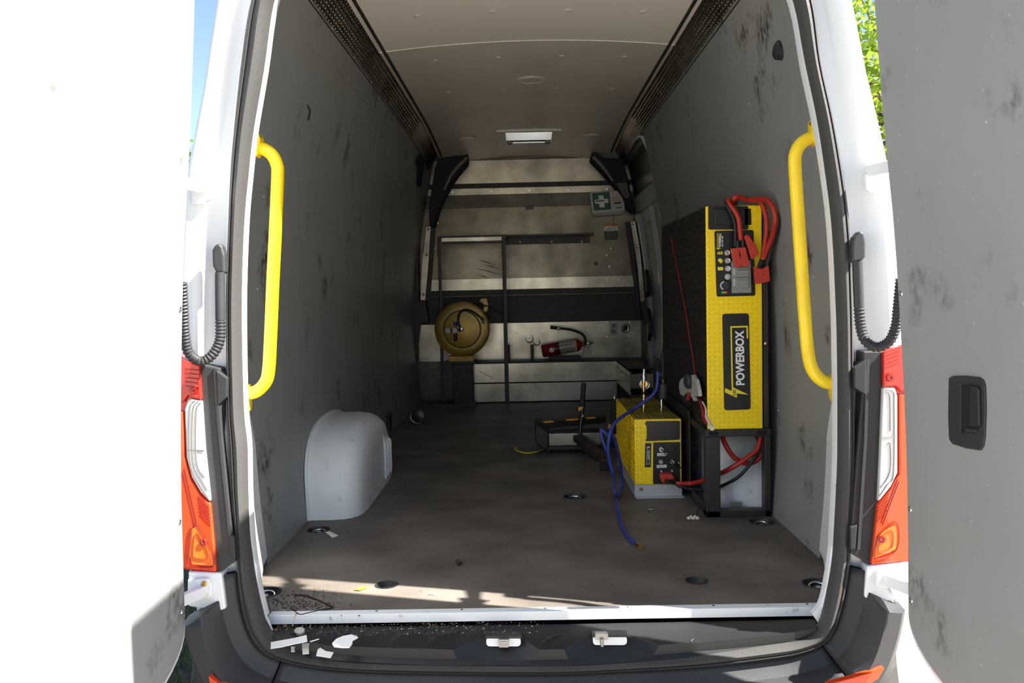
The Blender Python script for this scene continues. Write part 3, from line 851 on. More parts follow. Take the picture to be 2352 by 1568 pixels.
for pts in (((490, 846), (496, 846), (508, 1010), (536, 1280), (530, 1283), (502, 1010)), ((1990, 826), (1998, 826), (1992, 1010), (1976, 1262), (1969, 1262), (1985, 1010))):
    MB().prism(pxpoly(pts, YT + .006), (0, .02, 0)).build('surround_ridge', 'plastic_dark', van)

# ---- hinges (on the body) and cable boots
for pts in (((438, 420), (440, 470), (470, 466), (480, 455), (478, 425), (472, 418)), ((1988, 398), (1990, 432), (1998, 442), (2028, 440), (2036, 396))):
    MB().prism(pxpoly(pts, -.146), (0, .02, 0)).build('hinge_leaf', 'van_white', van, bev=.003)
for s, pl in ((-1, [(443, 1330), (478, 1328), (486, 1340), (486, 1368), (478, 1376), (452, 1374), (448, 1384), (430, 1384), (430, 1330)]), (1, [(2014, 1310), (2045, 1302), (2070, 1302), (2075, 1368), (2050, 1366), (2044, 1350), (2020, 1353), (2012, 1346)])):
    pkt = [(432, 1312), (508, 1316), (518, 1398), (500, 1404), (432, 1392)] if s < 0 else [(1992, 1300), (2075, 1290), (2075, 1378), (2000, 1384), (1986, 1370)]
    MB().prism(pxpoly(pkt, -.146), (0, .05, 0)).build('hinge_pocket', 'van_white', van, bev=.004)
    MB().prism(pxpoly(pl, -.158), (0, .014, 0)).build('hinge_leaf', 'van_white', van, bev=.004)
    if s < 0:
        for yy in (1340, 1366):
            MB().lathe(Py(469, yy, -.158), (0, -1, 0), [(.008, 0), (.008, .003), (.004, .004), (.0, .004)], 14).build('hinge_bolt', 'brass', van, smooth=True)
def hinge_x(z):                                  # door inner face (x) by height above floor
    return smooth_tab([(-.2, .876), (.08, .875), (.33, .872), (.55, .866), (.70, .857), (.85, .848), (1.03, .836), (1.2, .815), (1.55, .788), (2.0, .755), (2.2, .740)], z, .13)
YD = -.262                                       # hinge side edge of the opened doors
for s in (-1, 1):
    for z in (.13, 1.16, 1.72):
        x = s * (hinge_x(z) + .034); xh = hw(z)
        mb = MB(); mb.cyl((x, -.232, F + z - .038), (x, -.232, F + z + .038), .012, 16)
        mb.prism([(s * (xh - .055), -.130, F + z - .022), (s * (xh - .022), -.130, F + z - .022), (x + s * .006, -.232, F + z - .022), (x - s * .010, -.232, F + z - .022)], (0, 0, .030))
        mb.box((x - .010, YD - .006, F + z - .03), (x + .010, -.228, F + z + .03))
        mb.build('hinge_arm', 'van_white', van, bev=.003)
def conduit(boot, straight, path, s):
    MB().prism(pxpoly(boot, -.165), (0, .03, 0)).build('cable_boot', 'plastic_dark', van, bev=.008, seg=3)
    a, b = Py(*straight[0], -.16), Py(*straight[1], -.16)
    MB().tube([a, b], .0125, 16).build('boot_neck', 'plastic_dark', van, smooth=True)
    pts = resample(spline([b] + [Py(x, y, yy) for x, y, yy in path], 10), .0022)
    rs = [.0135 if (i // 2) % 2 else .0112 for i in range(len(pts))]
    MB().tube(pts, rs, 14).build('cable_conduit', 'plastic_dark', van, smooth=True, ang=20)
conduit([(486, 575), (492, 562), (503, 558), (510, 566), (515, 585), (517, 628), (496, 628), (487, 610)], ((505, 625), (506, 735)), [(505, 780, -.165), (488, 814, -.175), (461, 829, -.185), (434, 810, -.195), (424, 765, -.205), (421, 710, -.22), (418, 650, -.24)], -1)
conduit([(1957, 560), (1962, 545), (1975, 530), (1985, 533), (1989, 555), (1989, 590), (1981, 598), (1957, 604)], ((1969, 600), (1973, 706)), [(1977, 750, -.165), (1988, 782, -.175), (2014, 797, -.185), (2042, 784, -.195), (2058, 750, -.205), (2064, 700, -.22), (2070, 640, -.24)], 1)

# ---- rear doors, swung open square to the van
DW, DTOP, DBOT = .80, 2.00, -.03
def door(side, name, lab):
    d = thing(name, (side * .9, -.65, F + DBOT), lab, 'door', kind='structure')
    def outline(inset):
        pts = []
        u0, u1, z0, z1 = inset, DW - inset, DBOT + inset, DTOP - inset
        cr = .10
        zs = [z1 - (z1 - (z0 + cr)) * i / 18 for i in range(19)]
        pts += [(u0, z) for z in zs]
        pts += [(u0 + .26 * (1 - math.cos(math.radians(a))), z0 + cr * (1 - math.sin(math.radians(a)))) for a in (12, 24, 36, 48, 60, 72, 84, 90)]
        pts += [(u1 - .01, z0), (u1, z0 + .01)]
        zs2 = [z0 + .01 + (z1 - z0 - .02) * i / 18 for i in range(1, 19)]
        pts += [(u1, z) for z in zs2] + [(u1 - .01, z1)]
        return pts
    def P(u, z, t):                              # t: distance outwards from the inner board
        return Vector((side * (hinge_x(z) + t), YD - u, F + z))
    def slab(ins, t0, t1):
        mb = MB(); o = outline(ins); n = len(o)
        # fan strips between hinge side and free side at equal heights keep the bowed surface clean
        L = [p for p in o]
        a = [P(u, z, t0) for u, z in o]; b = [P(u, z, t1) for u, z in o]
        mb.grid([a, b], closed=True)
        zz = sorted(set(round(z, 5) for _, z in o))
        def xr(z):
            hit = []
            for (ua, za), (ub, zb) in zip(o, o[1:] + o[:1]):
                if min(za, zb) - 1e-6 <= z <= max(za, zb) + 1e-6:
                    if abs(zb - za) < 1e-7: hit += [ua, ub]
                    else: hit.append(ua + (ub - ua) * (z - za) / (zb - za))
            return min(hit), max(hit)
        for t in (t0, t1):
            mb.grid([[P(xr(z)[0], z, t), P(xr(z)[1], z, t)] for z in zz])
        return mb
    slab(.0, .006, .05).build('door_shell', 'van_white', d, smooth=True, ang=40)
    slab(.014, .0, .007).build('door_lining', 'grey_door', d, smooth=True, ang=40)
    for (u, z) in [(.03, 1.66), (.03, .85), (.03, .34), (.03, .12)] + ([(.35, .62), (.4, 1.5)] if side > 0 else []):
        MB().lathe(P(u, z, 0), (-side, 0, 0), [(.007, 0), (.006, .003), (.002, .003), (0, .001)], 10).build('screw', 'steel', d, smooth=True)
    return d, P
d1, PL = door(-1, 'door_1', 'open rear door with grey lining glaring in full sun')
d2, PR = door(1, 'door_2', 'open rear door with grey lining in shade and black handle recess')
# handle recess on the shaded door (crop px -> door plane)
def on_door(px, py, t=0.0):
    p = Px(px, py, .86)
    for _ in range(8):
        p = Px(px, py, hinge_x(p.z - F) + t)
    return p
def hp(cx, cy, t): return on_door(2150 + cx / 7.127, 840 + cy / 7.127, t)
out = [(200, 200), (265, 163), (470, 158), (690, 185), (760, 230), (790, 330), (800, 700), (785, 1150), (765, 1300), (715, 1385), (480, 1350), (260, 1280), (205, 1200), (190, 800)]
mb = MB(); mb.prism([hp(a, b, -.004) for a, b in out], (.012, 0, 0)); hb = mb.build('handle_plate', 'plastic_dark', d2, bev=.002)
mb = MB(); mb.prism([hp(a, b, -.0055) for a, b in ((400, 310), (560, 300), (680, 330), (700, 420), (705, 1000), (640, 1110), (440, 1090), (405, 1000))], (.004, 0, 0)); mb.build('handle_recess', 'hole', hb)
mb = MB(); mb.prism([hp(a, b, -.010) for a, b in ((555, 330), (650, 335), (685, 380), (700, 985), (540, 980))], (.006, 0, 0)); mb.build('pull_lever', 'plastic_black', hb, bev=.002)
mb = MB(); mb.prism([hp(a, b, -.008) for a, b in ((470, 1020), (640, 1040), (640, 1090), (470, 1080))], (.004, 0, 0)); mb.build('release_button', 'plastic_dark', hb, bev=.001)
mb = MB(); mb.prism([hp(a, b, -.009) for a, b in ((372, 320), (400, 300), (400, 1040), (430, 1110), (395, 1090), (375, 1000))], (.006, 0, 0)); mb.build('recess_lip', 'plastic_dark', hb, bev=.001)

# ================================================================== GRAB HANDLES
def grab(px_tube, plates, label, y):
    P = [Py(a, b, y) for a, b in px_tube]
    t = thing('grab_handle', min(P, key=lambda q: q.z), label, 'grab handle', 'yellow grab handles in the doorway')
    pts = spline(P, 8)
    MB().tube(pts, .0178, 20).build('tube', 'handle_yellow', t, smooth=True, ang=60)
    for (pl, bolt) in plates:
        mb = MB(); mb.prism(pxpoly(pl, y - .022), (0, .044, 0)); pb = mb.build('mounting_plate', 'handle_yellow', t, bev=.004)
        b = Py(*bolt, y - .004); s = 1 if b.x < 0 else -1
        MB().lathe(b - Vector((s * .006, 0, 0)), (s, -.3, 0), [(.008, 0), (.008, .010), (.005, .014), (0, .015)], 12).build('bolt', 'steel', pb, smooth=True)
grab([(590, 340), (607, 343), (625, 356), (636, 378), (638, 405), (633, 520), (627, 640), (622, 760), (617, 850), (608, 880), (588, 899), (565, 904)],
     [([(583, 305), (592, 303), (597, 318), (590, 358), (580, 358), (578, 340)], (594, 314)), ([(553, 890), (564, 884), (570, 895), (568, 945), (556, 953), (551, 935)], (566, 938))],
     'yellow bent tube grab handle glowing in sun on the white jamb', .10)
grab([(1876, 313), (1858, 318), (1838, 332), (1827, 355), (1826, 385), (1832, 480), (1840, 600), (1848, 720), (1856, 810), (1868, 852), (1892, 876), (1922, 882)],
     [([(1866, 275), (1876, 266), (1882, 285), (1884, 325), (1877, 334), (1868, 320)], (1866, 284)), ([(1912, 866), (1922, 860), (1930, 872), (1932, 925), (1920, 928), (1914, 905)], (1917, 909))],
     'yellow bent tube grab handle in shade beside the tall yellow box', .10)

# ================================================================== WHEEL ARCHES
def arch(side, prot, yc, hl, hh, label):
    t = thing('wheel_arch', (side * .8, yc, F), label, 'wheel arch')
    prof = [(.0, 1.0), (prot * .45, 1.0), (prot * .66, .985), (prot * .80, .95), (prot * .90, .89), (prot * .96, .80), (prot * .99, .66), (prot, .4), (prot, .02)]
    rows = []
    for (dx, k) in prof:
        r = []
        for j in range(41):
            a = math.pi * j / 40
            ca, sa = math.cos(a), math.sin(a)
            y = yc - hl * k * math.copysign(abs(ca) ** .74, ca); z = hh * k * abs(sa) ** .74
            r.append(Vector((side * (.888 + (hw(z) - .888) * (1 - dx / prot) - dx), y, F + z)))
        rows.append(r)
    MB().grid(rows).build('arch_shell', 'white_dirty', t, smooth=True, ang=60)
    fl_ = MB(); a_ = []
    for j in range(41):
        a = math.pi * j / 40; ca, sa = math.cos(a), math.sin(a)
        a_.append([Vector((side * (hw(hh * sa) + .001), yc - hl * q * math.copysign(abs(ca) ** .74, ca), F + .001 + hh * q * abs(sa) ** .74)) - Vector((side * dx, 0, 0)) for q, dx in ((1.03, 0), (1.03, .010), (.97, .010))])
    fl_.grid(a_).build('arch_flange', 'white_dirty', t, smooth=True, ang=30)
    for k in range(3):
        y = yc + .13 + k * .075
        x = side * (.888 - prot - .001)
        MB().tube([(x + side * .004, y, F + .03), (x, y, F + .05), (x, y, F + .18), (x + side * .012, y, F + .235 - .02 * k)], .008, 10).build('pressed_rib', 'white_dirty', t, smooth=True)
arch(-1, .200, 1.46, .470, .345, 'white steel wheel arch standing free against the scuffed grey wall')
arch(1, .185, 1.47, .465, .320, 'white steel wheel arch half hidden inside the black box stand')

# ================================================================== BULKHEAD (wall_front)
def Bz(py, x=1200, y=YB): return Py(x, py, y).z
bk = MB(); bk.box((-.95, YB + .02, F), (.95, YB + .05, F + 2.02))
wf = bk.build('wall_front', 'aluminium_dull', base=(0, YB, F)); tag(wf, 'metal bulkhead partition closing the front of the load room', 'wall', kind='structure')
def bpanel(name, py0, py1, m, dy=0., x0=-.90, x1=.90, bev=.001, y=YB):
    mb = MB(); a, b = Bz(py0, y=y + dy), Bz(py1, y=y + dy)
    mb.box((x0, y + dy, min(a, b)), (x1, y + dy + .018, max(a, b)))
    return mb.build(name, m, wf, bev=bev)
bpanel('upper_panel', 366, 419, 'aluminium_bright', .0)
bpanel('recess_strip', 419, 430, 'black_paint', .012)
band = bpanel('screw_band', 430, 445, 'aluminium_bright', -.004)
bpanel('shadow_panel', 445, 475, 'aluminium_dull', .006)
bpanel('main_panel', 475, 640, 'aluminium', .004)
bpanel('lower_strip', 638, 664, 'aluminium_bright', .0)
bpanel('ledge_profile', 664, 676, 'black_paint', -.035)
bpanel('ledge_lip', 676, 679, 'aluminium_dull', -.040)
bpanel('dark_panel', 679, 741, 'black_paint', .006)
bpanel('kick_panel', 741, 826, 'aluminium_bright', .0)  # reflection of sunlit ground put into the colour as a brighter metal
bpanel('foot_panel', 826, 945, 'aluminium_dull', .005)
for a in (1039, 1128, 1216, 1306, 1395):
    MB().lathe(Py(a, 437 - (a - 1210) * .019, YB - .004), (0, -1, 0), [(.010, 0), (.009, .004), (0, .005)], 12).build('screw', 'steel', wf, smooth=True)
for (a, b) in ((1005, 512), (998, 570), (990, 628), (988, 656), (1085, 678), (1177, 676), (1268, 674), (1358, 671), (1449, 667), (1404, 570), (1394, 586), (1400, 612), (1421, 642), (1393, 642), (1455, 642), (1371, 642), (974, 751), (974, 817), (1394, 740), (1447, 739), (1394, 773), (1446, 772)):
    MB().lathe(Py(a, b, YB - .003), (0, -1, 0), [(.007, -.004), (.006, .003), (0, .004)], 8).build('screw', 'steel', wf, smooth=True)
# dents with bright rims, scratches
for (a, b, r) in ((1216, 778, .022), (1233, 786, .018)):
    MB().lathe(Py(a, b, YB - .001), (0, -1, 0), [(r * 1.6, 0), (r, .0022), (r * .5, .0012), (0, .0010)], 20).build('dent', 'aluminium_bright', wf, smooth=True)
for (p0, p1) in (((1100, 597), (1135, 608)), ((1113, 608), (1148, 618)), ((1093, 616), (1150, 631)), ((1096, 630), (1125, 640))):
    a, b = Py(*p0, YB + .0038), Py(*p1, YB + .0038)
    MB().tube([a, a.lerp(b, .5) + Vector((0, 0, .003)), b], [.001, .0035, .001], 6).build('scratch', 'black_paint', wf)
# notice plate and little square on the bulkhead
q = MB().prism(pxpoly([(1207, 471), (1226, 470), (1226, 481), (1207, 482)], YB - .002), (0, .006, 0)).build('small_plate', 'black_gloss', wf); 
MB().prism(pxpoly([(1210, 475), (1222, 474), (1222, 477), (1210, 478)], YB - .003), (0, .002, 0)).build('plate_print', 'green_print', wf)
MB().prism(pxpoly([(1364, 601), (1373, 601), (1373, 609), (1364, 609)], YB - .002), (0, .006, 0)).build('square_clip', 'black_gloss', wf)
# pillar trims at both ends of the bulkhead
TL = [(985, 482), (992, 430), (999, 385), (1012, 352), (1075, 345), (1074, 372), (1052, 398), (1036, 420), (1022, 448), (1006, 484), (996, 520), (986, 520)]
TR = [(1357, 364), (1364, 341), (1418, 345), (1430, 360), (1446, 420), (1458, 490), (1446, 480), (1430, 446), (1412, 424), (1400, 410), (1378, 386)]
for nm_, pts, lab in (('pillar_trim', TL, 'black felt corner trim at the bulkhead above the hose reel side'), ('pillar_trim', TR, 'black felt corner trim at the bulkhead above the first aid kit')):
    P = pxpoly(pts, YB - .20); t = thing(nm_, (sum(p.x for p in P) / len(P), YB - .1, min(p.z for p in P)), lab, 'trim')
    MB().prism(P, (0, .19, 0)).build('felt_body', 'felt', t, bev=.012)
    ed = [(1073, 362), (1052, 382), (1036, 402), (1020, 436)] if nm_ and pts is TL else [(1362, 360), (1378, 376), (1396, 398), (1408, 416)]
    MB().tube([Py(a, b, YB - .203) for a, b in ed], [.012, .014, .012, .008], 8).build('edge_strip', 'felt_edge', t, smooth=True)
    if pts is TR:
        MB().prism(pxpoly([(1366, 345), (1417, 349), (1420, 363), (1388, 362)], YB - .215), (0, .02, 0)).build('felt_cap', 'felt_grey', t, bev=.004)
        MB().prism(pxpoly([(1415, 420), (1440, 418), (1446, 452), (1436, 456)], YB - .21), (0, .02, 0)).build('felt_patch', 'felt_grey', t, bev=.004)
for pts, lab, sc in (([(978, 521), (990, 518), (984, 615), (977, 690), (965, 690), (968, 612)], 'tall metal edge plate on the bulkhead beside the hose reel', [(983, 526), (979, 585), (972, 676)]),
                     ([(1448, 509), (1459, 507), (1470, 570), (1481, 680), (1480, 692), (1471, 692), (1464, 612)], 'tall metal edge plate on the bulkhead beside the side door', [(1454, 514), (1464, 566), (1476, 672)])):
    P = pxpoly(pts, YB - .12); t = thing('edge_plate', (P[0].x, YB - .12, min(p.z for p in P)), lab, 'metal plate')
    MB().prism(P, (0, .10, 0)).build('plate', 'aluminium_bright', t, bev=.003)
    for a, b in sc:
        MB().lathe(Py(a, b, YB - .121), (0, -1, 0), [(.012, 0), (.007, .004), (.0, .002)], 12).build('screw', 'steel', t, smooth=True)
for pts, lab in (([(962, 690), (978, 690), (985, 741), (965, 741), (944, 930), (930, 930), (944, 690), (955, 560), (962, 560)], 'black pillar cover at the hose reel end of the bulkhead'), ([(1462, 530), (1475, 600), (1486, 690), (1489, 745), (1478, 739), (1470, 690), (1456, 560)], 'black pillar cover between bulkhead and side door')):
    tag(MB().prism(pxpoly(pts, YB - .10), (0, .09, 0)).build('pillar_cover', 'plastic_black', bev=.004), lab, 'trim')

for pts in ([(991, 518), (1000, 516), (987, 690), (978, 690)], [(1437, 510), (1447, 508), (1471, 692), (1462, 692)]):
    MB().prism(pxpoly(pts, YB - .05), (0, .045, 0)).build('edge_gasket', 'plastic_black', wf)

# ---- sliding side door in the right wall
t = thing('door_3', (.93, 3.95, F), 'closed white sliding side door with dark upper window panel', 'door', kind='structure')
mb = MB(); zs = [i * 1.95 / 24 for i in range(25)]
mb.grid([[((hw(z) + .045), 3.30, F + z), ((hw(z) + .045), YB + .02, F + z)] for z in zs]); mb.build('door_skin', 'door_white', t, smooth=True)
def dquad(name, pts, off, m, bev=.004, th=.012):   # pts (y,z)
    mb = MB(); P = [Vector((hw(z) + .045 - off, y, F + z)) for y, z in pts]; mb.prism(P, (th, 0, 0)); return mb.build(name, m, t, bev=bev)
def strip(name, y0, y1, z0, z1, off, m, n=8):
    mb = MB(); rows = [[Vector((hw(z0 + (z1 - z0) * i / n) + .045 - o, y, F + z0 + (z1 - z0) * i / n)) for y, o in ((y0, 0), (y0 + .012, off), (y1 - .012, off), (y1, 0))] for i in range(n + 1)]
    mb.grid(rows); mb.grid([rows[0], [p + Vector((off + .005, 0, 0)) for p in rows[0]]]); mb.grid([rows[-1], [p + Vector((off + .005, 0, 0)) for p in rows[-1]]])
    return mb.build(name, m, t, smooth=True, ang=30)
strip('window_panel', 3.42, 4.50, 1.58, 1.83, .012, 'window_dark')
strip('window_rail', 3.38, 4.60, 1.46, 1.57, .03, 'door_white'); strip('top_rail', 3.38, 4.60, 1.84, 1.885, .03, 'door_white')
for (a, b) in ((3.38, 3.46), (3.80, 3.86), (4.44, 4.60)):
    strip('door_rib', a, b, .25, 1.45, .030, 'door_white')
strip('recess_panel', 3.50, 3.76, .35, 1.38, .006, 'grey_light'); strip('recess_panel', 3.90, 4.40, .35, 1.38, .006, 'grey_light')
strip('door_base', 3.38, 4.60, .05, .24, .03, 'door_white')
op = [(hw(.05) + .02, 3.36, F + .05), (hw(.9) + .02, 3.36, F + .9), (hw(1.5) + .02, 3.365, F + 1.55), (hw(1.78) + .02, 3.42, F + 1.80), (hw(1.88) + .01, 3.6, F + 1.875), (hw(1.88) + .01, 4.5, F + 1.875)]
MB().tube(spline(op, 8), .012, 10).build('door_gasket', 'seal', t, smooth=True)
MB().tube(spline([(x - .012, y - .018, z + .012) for x, y, z in op], 8), .011, 10).build('opening_flange', 'van_white', t, smooth=True)
mb = MB(); mb.prism([Vector((hw(.9) - .005, y, F + z)) for y, z in ((4.42, 1.02), (4.30, .86), (4.32, .82), (4.42, .80))], (.03, 0, 0)); mb.build('pull_handle', 'plastic_black', t, bev=.006)
mb = MB(); mb.prism([Vector((hw(.6) - .005, y, F + z)) for y, z in ((4.45, .72), (4.36, .62), (4.36, .52), (4.45, .46))], (.03, 0, 0)); mb.build('latch_cover', 'plastic_black', t, bev=.006)

# ================================================================== RACK, BENCH, CHANNEL
YR = 4.40
t = thing('bench_box', (.1, 4.55, F), 'low metal bench box with two front boards along the bulkhead', 'bench')
x0, x1 = Py(1086, 850, 4.43).x, Py(1409, 850, 4.43).x
zt_, zm, zb = Py(1200, 833, 4.43).z, Py(1200, 878.5, 4.43).z, Py(1200, 922, 4.43).z
MB().box((x0, 4.43, zm + .003), (x1 + .03, 4.45, zt_)).build('front_board', 'aluminium_bright', t, bev=.003)
MB().box((x0, 4.435, zb), (x1 + .03, 4.455, zm - .003)).build('front_board', 'aluminium_bright', t, bev=.003)
MB().box((Py(1040, 850, 4.43).x, 4.42, zt_), (x1 + .05, YB - .045, zt_ + .012)).build('top_board', 'black_paint', t, bev=.002)
MB().box((x0, 4.47, F), (x1, 4.5, zb + .01)).build('toe_board', 'black_paint', t)
MB().tube(spline([Py(1100, 851, 4.427), Py(1110, 857, 4.427), Py(1121, 862, 4.427), Py(1132, 868, 4.427)], 4), .002, 6).build('scratch_mark', 'black_paint', t)
t = thing('steel_rack', (Py(1085, 700, YR).x, YR, F), 'black steel angle rack with two posts in front of the bulkhead', 'rack')
for a in (1012.5, 1160):
    z_t = Py(a, 543, YR).z; p = Py(a, 700, YR); w = .0125 if a < 1100 else .015
    mb = MB(); mb.box((p.x - w, YR - .004, F), (p.x + w, YR, z_t)); mb.box((p.x - w, YR - .004, F), (p.x - w + .004, YR + .03, z_t)); mb.build('post', 'steel_frame', t)
a, b = Py(1010, 544, YR), Py(1166, 541, YR)
MB().box((a.x, YR - .006, a.z - .008), (b.x, YR + .27, a.z + .006)).build('shelf_rail', 'steel_frame', t)
MB().box((a.x + .015, YR - .003, Py(1100, 553, YR).z), (b.x - .02, YR + .002, a.z - .009)).build('bright_strip', 'aluminium_bright', t, label='bright worn metal strip under the rack rail')
MB().box((a.x + .015, YR - .002, Py(1100, 559, YR).z), (b.x - .02, YR + .02, Py(1100, 554.5, YR).z)).build('lower_rail', 'steel_frame', t)
a, b = Py(1158, 540, YB - .1), Py(1365, 537, YB - .1)
MB().box((a.x, YB - .10, a.z - .014), (b.x, YB + .003, a.z + .002)).build('wall_angle', 'steel_frame', t)
MB().box((a.x, YB - .02, Py(1200, 561, YB).z), (b.x - .03, YB + .003, a.z)).build('wall_angle', 'steel_frame', t)
for a in (1195, 1267, 1337):
    MB().lathe(Py(a, 555, YB - .021), (0, -1, 0), [(.008, 0), (.006, .005), (0, .006)], 8).build('screw', 'brass', t, smooth=True)
for a in (1168, 1223):
    p = Py(a, 826, 4.50); q = Py(a, 791, 4.50)
    tag(MB().box((p.x - .013, 4.49, zt_ + .012), (p.x + .013, 4.51, q.z)).build('bottle_stop', 'steel_frame', bev=.003), 'short black upright post on the bench ' + ('beside the rack post' if a < 1200 else 'left of the fire extinguisher'), 'post')
t = thing('metal_channel', (.74, 3.97, F), 'open aluminium box channel jutting from the bench beside the yellow unit', 'metal channel')
cx0, cx1 = Py(1447, 870, 3.5).x, Py(1501, 870, 3.5).x; cz1, cz0 = Py(1460, 859, 3.5).z, Py(1460, 909.5, 3.5).z
mb = MB(); mb.box((cx0, 3.5, cz0), (cx0 + .006, 4.43, cz1 + .012)); mb.box((cx1 - .006, 3.5, cz0), (cx1, 4.43, cz1 + .012)); mb.box((cx0, 3.5, cz0), (cx1, 4.43, cz0 + .005)); mb.box((cx0, 3.56, cz1 - .03), (cx1, 4.43, cz1 - .024)); mb.build('channel_body', 'aluminium_bright', t)
zsl = Py(1460, 892, 3.5).z
MB().box((cx0, 3.498, zsl), (cx1, 3.506, cz1)).build('end_plate', 'aluminium_bright', t, bev=.002)
MB().box((cx0 + .02, 3.9, cz1 - .004), (cx1 + .03, 4.43, cz1 + .02)).build('top_tray', 'aluminium_dull', t, bev=.003)
MB().box((cx0 + .07, 3.92, cz1 + .02), (cx0 + .16, 3.99, cz1 + .028)).build('rust_patch', 'stone_red', t)
for yy in (3.6, 4.3): MB().box((cx0 + .02, yy, F), (cx0 + .05, yy + .03, cz0)).build('support_leg', 'steel_frame', t)

# ---- outlet and round socket on the bulkhead
t = thing('power_outlet', Py(1409, 770, YB), 'white double power outlet on the metal bulkhead', 'power outlet')
MB().prism(pxrr(1400, 738, 1419, 770, 1.5, YB - .006), (0, .008, 0)).build('face_plate', 'white_plastic', t, bev=.002)
for yy in (748, 761):
    s_ = MB().prism(pxrr(1404, yy - 5, 1415, yy + 5, 4, YB - .009), (0, .004, 0)).build('socket', 'grey_plastic', t)
    for a in (1407.2, 1411.6):
        MB().prism(pxpoly([(a - .6, yy - 3), (a + .6, yy - 3), (a + .6, yy + 1), (a - .6, yy + 1)], YB - .0098), (0, .001, 0)).build('slot', 'hole', s_)
t = thing('round_socket', Py(1436, 764, YB), 'round chrome rimmed socket beside the white power outlet', 'socket')
MB().lathe(Py(1436, 753.5, YB), (0, -1, 0), [(.038, -.004), (.038, .004), (.030, .008), (.027, .004), (.020, .003)], 28).build('rim', 'steel', t, smooth=True)
MB().lathe(Py(1436, 753.5, YB), (0, -1, 0), [(.027, .003), (.012, .005), (.008, .002), (0, .002)], 24).build('socket_cap', 'black_gloss', t, smooth=True)

# ================================================================== FIRST AID KIT + TAG
YK = YB - .095
def kc(cx, cy): return (1340 + cx / 10.45, 420 + cy / 10.45)
def kp(pts, y): return [Py(*kc(a, b), y) for a, b in pts]
t = thing('first_aid_kit', kp([(600, 740)], YB - .05)[0], 'white first aid kit box with green cross panel, hung askew', 'first aid kit')
MB().prism(kp([(150, 260), (180, 215), (925, 170), (950, 210), (1005, 640), (985, 690), (230, 750), (205, 720)], YK), (0, .035, 0)).build('lid', 'white_plastic', t, bev=.008, seg=3)
MB().prism(kp([(165, 290), (200, 245), (925, 200), (945, 240), (990, 700), (960, 745), (240, 800), (215, 770)], YK + .036), (0, .062, 0)).build('case', 'white_plastic', t, bev=.006)
for a in (310, 860):
    MB().prism(kp([(a - 38, 735 - (a - 310) * .075), (a + 38, 730 - (a - 310) * .075), (a + 38, 768 - (a - 310) * .075), (a - 38, 773 - (a - 310) * .075)], YK - .003), (0, .02, 0)).build('clasp', 'white_plastic', t, bev=.002)
MB().prism(kp([(205, 250), (620, 215), (672, 632), (255, 662)], YK - .001), (0, .004, 0)).build('green_panel', 'green_print', t)
MB().prism(kp([(355, 303), (478, 294), (490, 382), (590, 375), (603, 475), (503, 485), (515, 582), (392, 590), (378, 495), (282, 502), (266, 405), (368, 395)], YK - .002), (0, .003, 0)).build('cross', 'white_print', t, label='white cross on the green panel')
MB().prism(kp([(290, 430), (500, 408), (502, 432), (294, 452)], YK - .003), (0, .002, 0)).build('cross_lettering', 'black_paint', t)
def ktext(s, bl, br, tl, m):
    O, A, B = (Py(*kc(*q), YK - .001) for q in (bl, br, tl)); text_on(t, 'lettering', s, O, A - O, B - O, m, .001, .012)
ktext('FIRST', (682, 392), (838, 380), (676, 352), 'red_print'); ktext('AID KIT', (690, 448), (896, 430), (684, 408), 'red_print')
MB().prism(kp([(725, 470), (905, 456), (910, 494), (730, 506)], YK - .002), (0, .002, 0)).build('dark_print_bar', 'black_paint', t)
MB().prism(kp([(780, 585), (925, 572), (928, 598), (783, 608)], YK - .002), (0, .002, 0)).build('small_print', 'green_print', t)
t = thing('hang_tag', kp([(670, 1360)], YB - .012)[0], 'orange, white and black inspection tag hanging on a string', 'tag')
MB().prism(kp([(495, 1000), (825, 990), (825, 1040), (498, 1045)], YB - .012), (0, .002, 0)).build('orange_band', 'orange_print', t)
MB().prism(kp([(498, 1045), (825, 1040), (828, 1145), (503, 1155)], YB - .012), (0, .002, 0)).build('white_band', 'paper', t)
MB().prism(kp([(503, 1155), (828, 1145), (828, 1360), (518, 1365)], YB - .012), (0, .002, 0)).build('black_band', 'black_gloss', t)
for (p0, p1) in (((560, 1110), (610, 1075)), ((610, 1075), (640, 1120)), ((650, 1075), (700, 1120)), ((700, 1075), (660, 1125)), ((760, 1070), (765, 1130)), ((730, 1080), (765, 1070)), ((545, 1125), (640, 1120))):
    MB().tube(kp([p0, p1], YB - .0135), .0016, 5).build('handwriting', 'black_paint', t)
for k in range(4):
    MB().prism(kp([(550, 1178 + k * 45), (790, 1170 + k * 45), (790, 1176 + k * 45), (550, 1184 + k * 45)], YB - .0135), (0, .001, 0)).build('print_line', 'grey_plastic', t)
MB().tube(kp([(720, 740), (728, 900), (715, 1010)], YB - .016), .0014, 5).build('string', 'black_cable', t)

